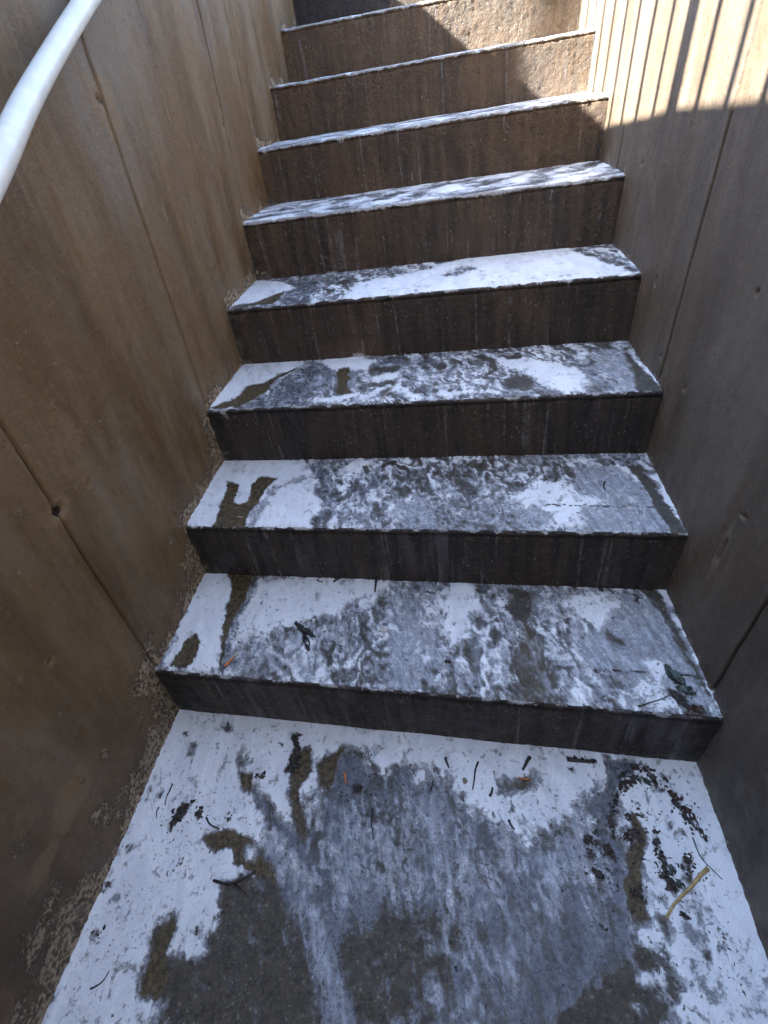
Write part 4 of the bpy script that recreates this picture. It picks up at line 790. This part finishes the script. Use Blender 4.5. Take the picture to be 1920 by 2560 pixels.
twig('twig', 'thick black twig on the landing close to the first riser, right of the middle', 'twig', (.290, .473), (.344, .460), 0, .0046, M_TWIG, .05)
twig('twig', 'stubby black twig on the landing left of the thick twig by the riser', 'twig', (.216, .490), (.193, .466), 0, .0042, M_TWIG, .03)
twig('twig', 'long thin black twig on white crust left of the tan patch on the landing', 'twig', (.106, .500), (.082, .446), 0, .0024, M_TWIG, .03)
twig('twig', 'small black twig on the landing left of the brown pebble', 'twig', (.040, .520), (.043, .497), 0, .0030, M_TWIG, .05)
twig('twig', 'curved grey brown twig at the rim of the white crust left of the landing middle', 'twig', (-.449, .364), (-.367, .369), 0, .0028, M_TWIG, .14, fork=True)
twig('twig', 'thin curled root hair on the white crust at the lower left of the landing', 'root hair', (-.647, .234), (-.620, .254), 0, .0016, M_TWIG, .18)
twig('twig', 'slanted dark twig left of the black leaf cluster on the landing', 'twig', (-.572, .566), (-.581, .524), 0, .0018, M_TWIG, .06)
twig('twig', 'short dark twig nearest to the left wall beside the slanted twig', 'twig', (-.594, .522), (-.593, .500), 0, .0015, M_TWIG, .1)
twig('twig', 'thin wavy dark twig ending at the olive streak on the landing left half', 'twig', (-.483, .483), (-.450, .456), 0, .0020, M_TWIG, .1)
twig('twig', 'dark stub on the bluish flow in the middle right of the landing', 'twig', (.137, .380), (.143, .362), 0, .0026, M_TWIG, .08)
twig('twig', 'dark stub at the lower tip of the white wedge on the landing', 'twig', (.112, .428), (.122, .444), 0, .0030, M_TWIG, .08)
twig('twig', 'small dark twig in the grey flow just right of the landing centre line', 'twig', (-.004, .460), (.003, .478), 0, .0018, M_TWIG, .08)
twig('twig', 'slim dark twig lying along the milky flow in the landing centre', 'twig', (-.129, .444), (-.132, .388), 0, .0018, M_TWIG, .04)
twig('twig', 'thin curved twig running beside the far right litter above the straw', 'twig', (.456, .300), (.470, .232), 0, .0013, M_TWIG, .12)
# leaf scraps
LF = [("larger torn black leaf scrap of a pair on white crust at the landing's left", (-.536, .500), .040, .020, 1.0, M_LEAF),
 ('narrow black leaf scrap touching the larger torn scrap at the left of the landing', (-.522, .518), .030, .010, .5, M_LEAF),
 ('small purple brown leaf scrap right of the pair at the left of the landing', (-.497, .502), .018, .012, .9, M_RUST),
 ('black leaf scrap hooked like a bracket near the first riser left of the middle', (-.290, .628), .036, .010, .1, M_LEAF),
 ('crumpled black leaf in the dark streak below the hooked scrap', (-.287, .592), .034, .016, 1.7, M_LEAF),
 ('wet black leaf at the foot of the dark streak near the olive vein', (-.300, .560), .030, .018, .4, M_LEAF),
 ('small folded black leaf beside the upright orange stub', (-.155, .487), .022, .015, .3, M_LEAF),
 ('small grey black leaf scrap beside the olive spot at the left of the landing', (-.379, .552), .014, .010, 1.1, M_LEAF),
 ('black leaf scrap between grey flow and white crust right of the centre', (.267, .270), .030, .014, -.7, M_LEAF),
 ('round dark leaf scrap on the rim of the right hand river of grey film', (.272, .325), .026, .018, .3, M_LEAF),
 ('dark leaf scrap below and right of the round scrap', (.300, .305), .022, .020, .9, M_LEAF),
 ('reddish brown leaf at the top of the dark litter streak near the right edge', (.461, .372), .032, .016, -1.0, M_RUST),
 ('dark rusty leaf in the middle of the far right litter streak', (.471, .338), .036, .020, -1.2, M_RUST),
 ('black leaf tip ending the far right litter streak', (.476, .300), .030, .012, -1.45, M_LEAF),
 ('dark curled leaf at the head of the olive litter streak above the straw', (.386, .285), .022, .014, -.9, M_LEAF),
 ('broad black leaf in the olive litter streak above the straw', (.390, .258), .034, .022, -1.1, M_GREEN),
 ('long black leaf touching the left end of the straw', (.395, .235), .034, .015, -1.0, M_GREEN),
 ('black leaf scrap just above the right half of the straw', (.430, .270), .024, .018, .5, M_LEAF),
 ('black leaf scrap just below the straw on white crust', (.381, .193), .022, .009, -.8, M_LEAF),
 ('reddish brown wet leaf in the middle of the right hand brown streak', (.350, .320), .036, .022, .6, M_RUST),
 ('small dark leaf above the reddish leaf in the brown streak', (.360, .350), .020, .014, 1.2, M_LEAF),
 ('dark leaf clinging to the upper end of the right hand litter arc', (.416, .434), .026, .014, -.6, M_LEAF),
 ('dark leaf in the upper right litter arc below the clinging leaf', (.424, .405), .028, .014, -1.0, M_GREEN),
 ('narrow black leaf along the curved rim of the grey film river', (.385, .425), .034, .009, .4, M_LEAF),
 ('small dark leaf curl at the front of the brown basin near the right edge', (.316, .235), .020, .012, -.4, M_LEAF)]
for i, (lb, c, L_, W_, an, m) in enumerate(LF): leaf('leaf_scrap', lb, 'leaf', c, .0005, L_ * .78, W_ * .8, an, m, .22, i)
leaf('leaf_scrap', 'pointed dark green leaf on white crust at the right of the lowest step', 'leaf', (.509, .523), Z1 + .0005, .052, .018, -1.25, M_GREEN, .3, 40)
leaf('leaf_scrap', 'dark olive leaf lying in front of the pointed green leaf on the lowest step', 'leaf', (.512, .489), Z1 + .0005, .034, .020, -.6, M_GREEN, .3, 41)
leaf('leaf_scrap', 'crumpled brown leaf on the front right edge of the lowest step', 'leaf', (.505, .448), Z1 + .001, .034, .018, .2, M_RUST, .4, 42)
leaf('leaf_scrap', 'tiny curled dark leaf ringed with white on the lowest step right of the middle', 'leaf', (.080, .643), Z1 + .0005, .014, .007, -.1, M_LEAF, .3, 43)
pebble('pebble', 'pale round pebble in the middle of the lowest step', 'pebble', (-.048, .757), Z1, .0125, M_STONE, 1, .28)
pebble('pebble', 'small brown pebble on white crust at the top middle of the landing', 'pebble', (.070, .466), 0, .006, mat_flat('brown_pebble', (.16, .12, .08), (.30, .23, .17), 90, .6), 2, .6)
# little plant in the corner of the fifth riser
def sprout():
    px, py = -.283, 1.905; z = Z4
    st_ = link('seedling', tube('stem', [(px, py, z), (px + .004, py - .004, z + .010), (px + .012, py - .008, z + .022)], [.0011, .001, .0008], 6), M_SPROUT)
    tag(st_, 'tiny seedling with pale leaves in the left corner of the fourth step', 'plant')
    for i, (dx, dy, dz, L_, an, pt) in enumerate([(.019, -.010, .025, .019, .2, .3), (.0, -.006, .030, .016, 1.7, .9)]):
        V = []; F = []; n = 8
        for a in range(n + 1):
            t = a / n; wd = .0042 * math.sin(math.pi * t) ** .8
            for q in (-1, 0, 1): V.append((px + dx + (t - .5) * L_ * math.cos(an) - q * wd * math.sin(an), py + dy - .001 * abs(q) + (t - .5) * L_ * .2, z + dz + (t - .5) * L_ * math.sin(an) * pt + q * wd * math.cos(an) * .8 + .0012 * (1 - abs(q))))
        for a in range(n):
            for q in (0, 1): F.append((a * 3 + q, a * 3 + q + 1, a * 3 + q + 4, a * 3 + q + 3))
        lf = raw_mesh('leaf', V, F, True); lo = link('leaf', lf, M_SPROUT, st_)
        md = lo.modifiers.new('thick', 'SOLIDIFY'); md.thickness = .0005
sprout()
# crumbs nobody could count: litter and grit
def litter():
    rs = np.random.RandomState(7); V = []; F = []
    clumps = [(-.54, .50, .035, 40, 0), (-.285, .60, .022, 30, 0), (.47, .34, .022, 60, 0), (.40, .25, .035, 70, 0), (.43, .41, .03, 55, 0), (.29, .32, .035, 50, 0), (.35, .32, .02, 40, 0), (.32, .22, .035, 40, 0), (.0, .40, .25, 90, 0), (-.55, .40, .12, 50, 0), (.45, .20, .06, 45, 0), (-.15, .50, .05, 25, 0),
              (.0, .80, .30, 70, 1), (-.4, .80, .10, 25, 1), (.50, .48, .03, 40, 1), (.1, 1.15, .35, 55, 2), (.1, 1.45, .35, 40, 3), (.35, .13, .05, 25, 0)]
    for cx, cy, sp, n, k in clumps:
        for _ in range(n):
            x = cx + rs.normal() * sp; y = cy + rs.normal() * sp * (.8 if k == 0 else .25)
            z0 = 0 if k == 0 else ZT[k - 1]
            # keep on its own surface
            u = (x - wx(WL, y, z0)) / (wx(WR, y, z0) - wx(WL, y, z0))
            if not .02 < u < .98: continue
            ylo = -.5 if k == 0 else line_pts(k, u)[1] + .012; yhi = line_pts(k + 1, u)[1] - .01
            if not ylo < y < yhi: continue
            L_ = rs.uniform(.0015, .0075); Wd = L_ * rs.uniform(.2, .6); an = rs.uniform(0, 6.28); h = rs.uniform(.0008, .0022); b = len(V)
            for sx, sy, t in ((-1, -.6, 0), (1, -1, 0), (.8, 1, 0), (-.9, .7, 0), (-.7, -.5, 1), (.8, -.7, 1), (.6, .8, 1), (-.6, .6, 1)):
                X = sx * L_ / 2 * rs.uniform(.7, 1.1); Y = sy * Wd / 2 * rs.uniform(.7, 1.1); V.append((x + X * math.cos(an) - Y * math.sin(an), y + X * math.sin(an) + Y * math.cos(an), z0 + .0008 + t * h))
            F.extend([(b + 3, b + 2, b + 1, b), (b + 4, b + 5, b + 6, b + 7), (b, b + 1, b + 5, b + 4), (b + 1, b + 2, b + 6, b + 5), (b + 2, b + 3, b + 7, b + 6), (b + 3, b, b + 4, b + 7)])
    # flat torn flakes drifted along the water lines
    for p in LITTER:
        segs = list(zip(p[:-1], p[1:])) or [(p[0], p[0])]
        for a, b in segs:
            n = int(5 + 420 * math.hypot(a[0] - b[0], a[1] - b[1]) + 500 * a[2])
            for _ in range(n):
                t = rs.uniform(); r = (a[2] * (1 - t) + b[2] * t) * 1.25; x = a[0] + (b[0] - a[0]) * t + rs.normal() * r * .6; y = a[1] + (b[1] - a[1]) * t + rs.normal() * r * .6
                L_ = rs.uniform(.003, .013); an = rs.uniform(0, 6.28); m = rs.randint(5, 9); b0 = len(V); h = rs.uniform(.0012, .0035); tx, ty = rs.normal() * .22, rs.normal() * .22; asp = rs.uniform(.3, .8)
                ring = []
                for q in range(m):
                    th = 6.283 * q / m; rr = L_ / 2 * rs.uniform(.55, 1.1); X = rr * math.cos(th); Y = rr * asp * math.sin(th); ring.append((x + X * math.cos(an) - Y * math.sin(an), y + X * math.sin(an) + Y * math.cos(an), h + X * tx + Y * ty))
                V.extend((v[0], v[1], max(.0006, v[2])) for v in ring); V.extend((v[0], v[1], max(.0006, v[2]) + .0006) for v in ring)
                F.append(tuple(range(b0 + m - 1, b0 - 1, -1))); F.append(tuple(range(b0 + m, b0 + 2 * m)))
                for q in range(m): F.append((b0 + q, b0 + (q + 1) % m, b0 + m + (q + 1) % m, b0 + m + q))
    o = link('leaf_litter', raw_mesh('leaf_litter', V, F), M_LEAF); tag(o, 'fine black crumbs of leaf litter strewn over the landing and lower treads', 'leaf litter', kind='stuff')
litter()
sc.render.engine = 'CYCLES'
try:
    sc.cycles.max_bounces = 8; sc.cycles.diffuse_bounces = 5; sc.cycles.use_denoising = True
except Exception: pass
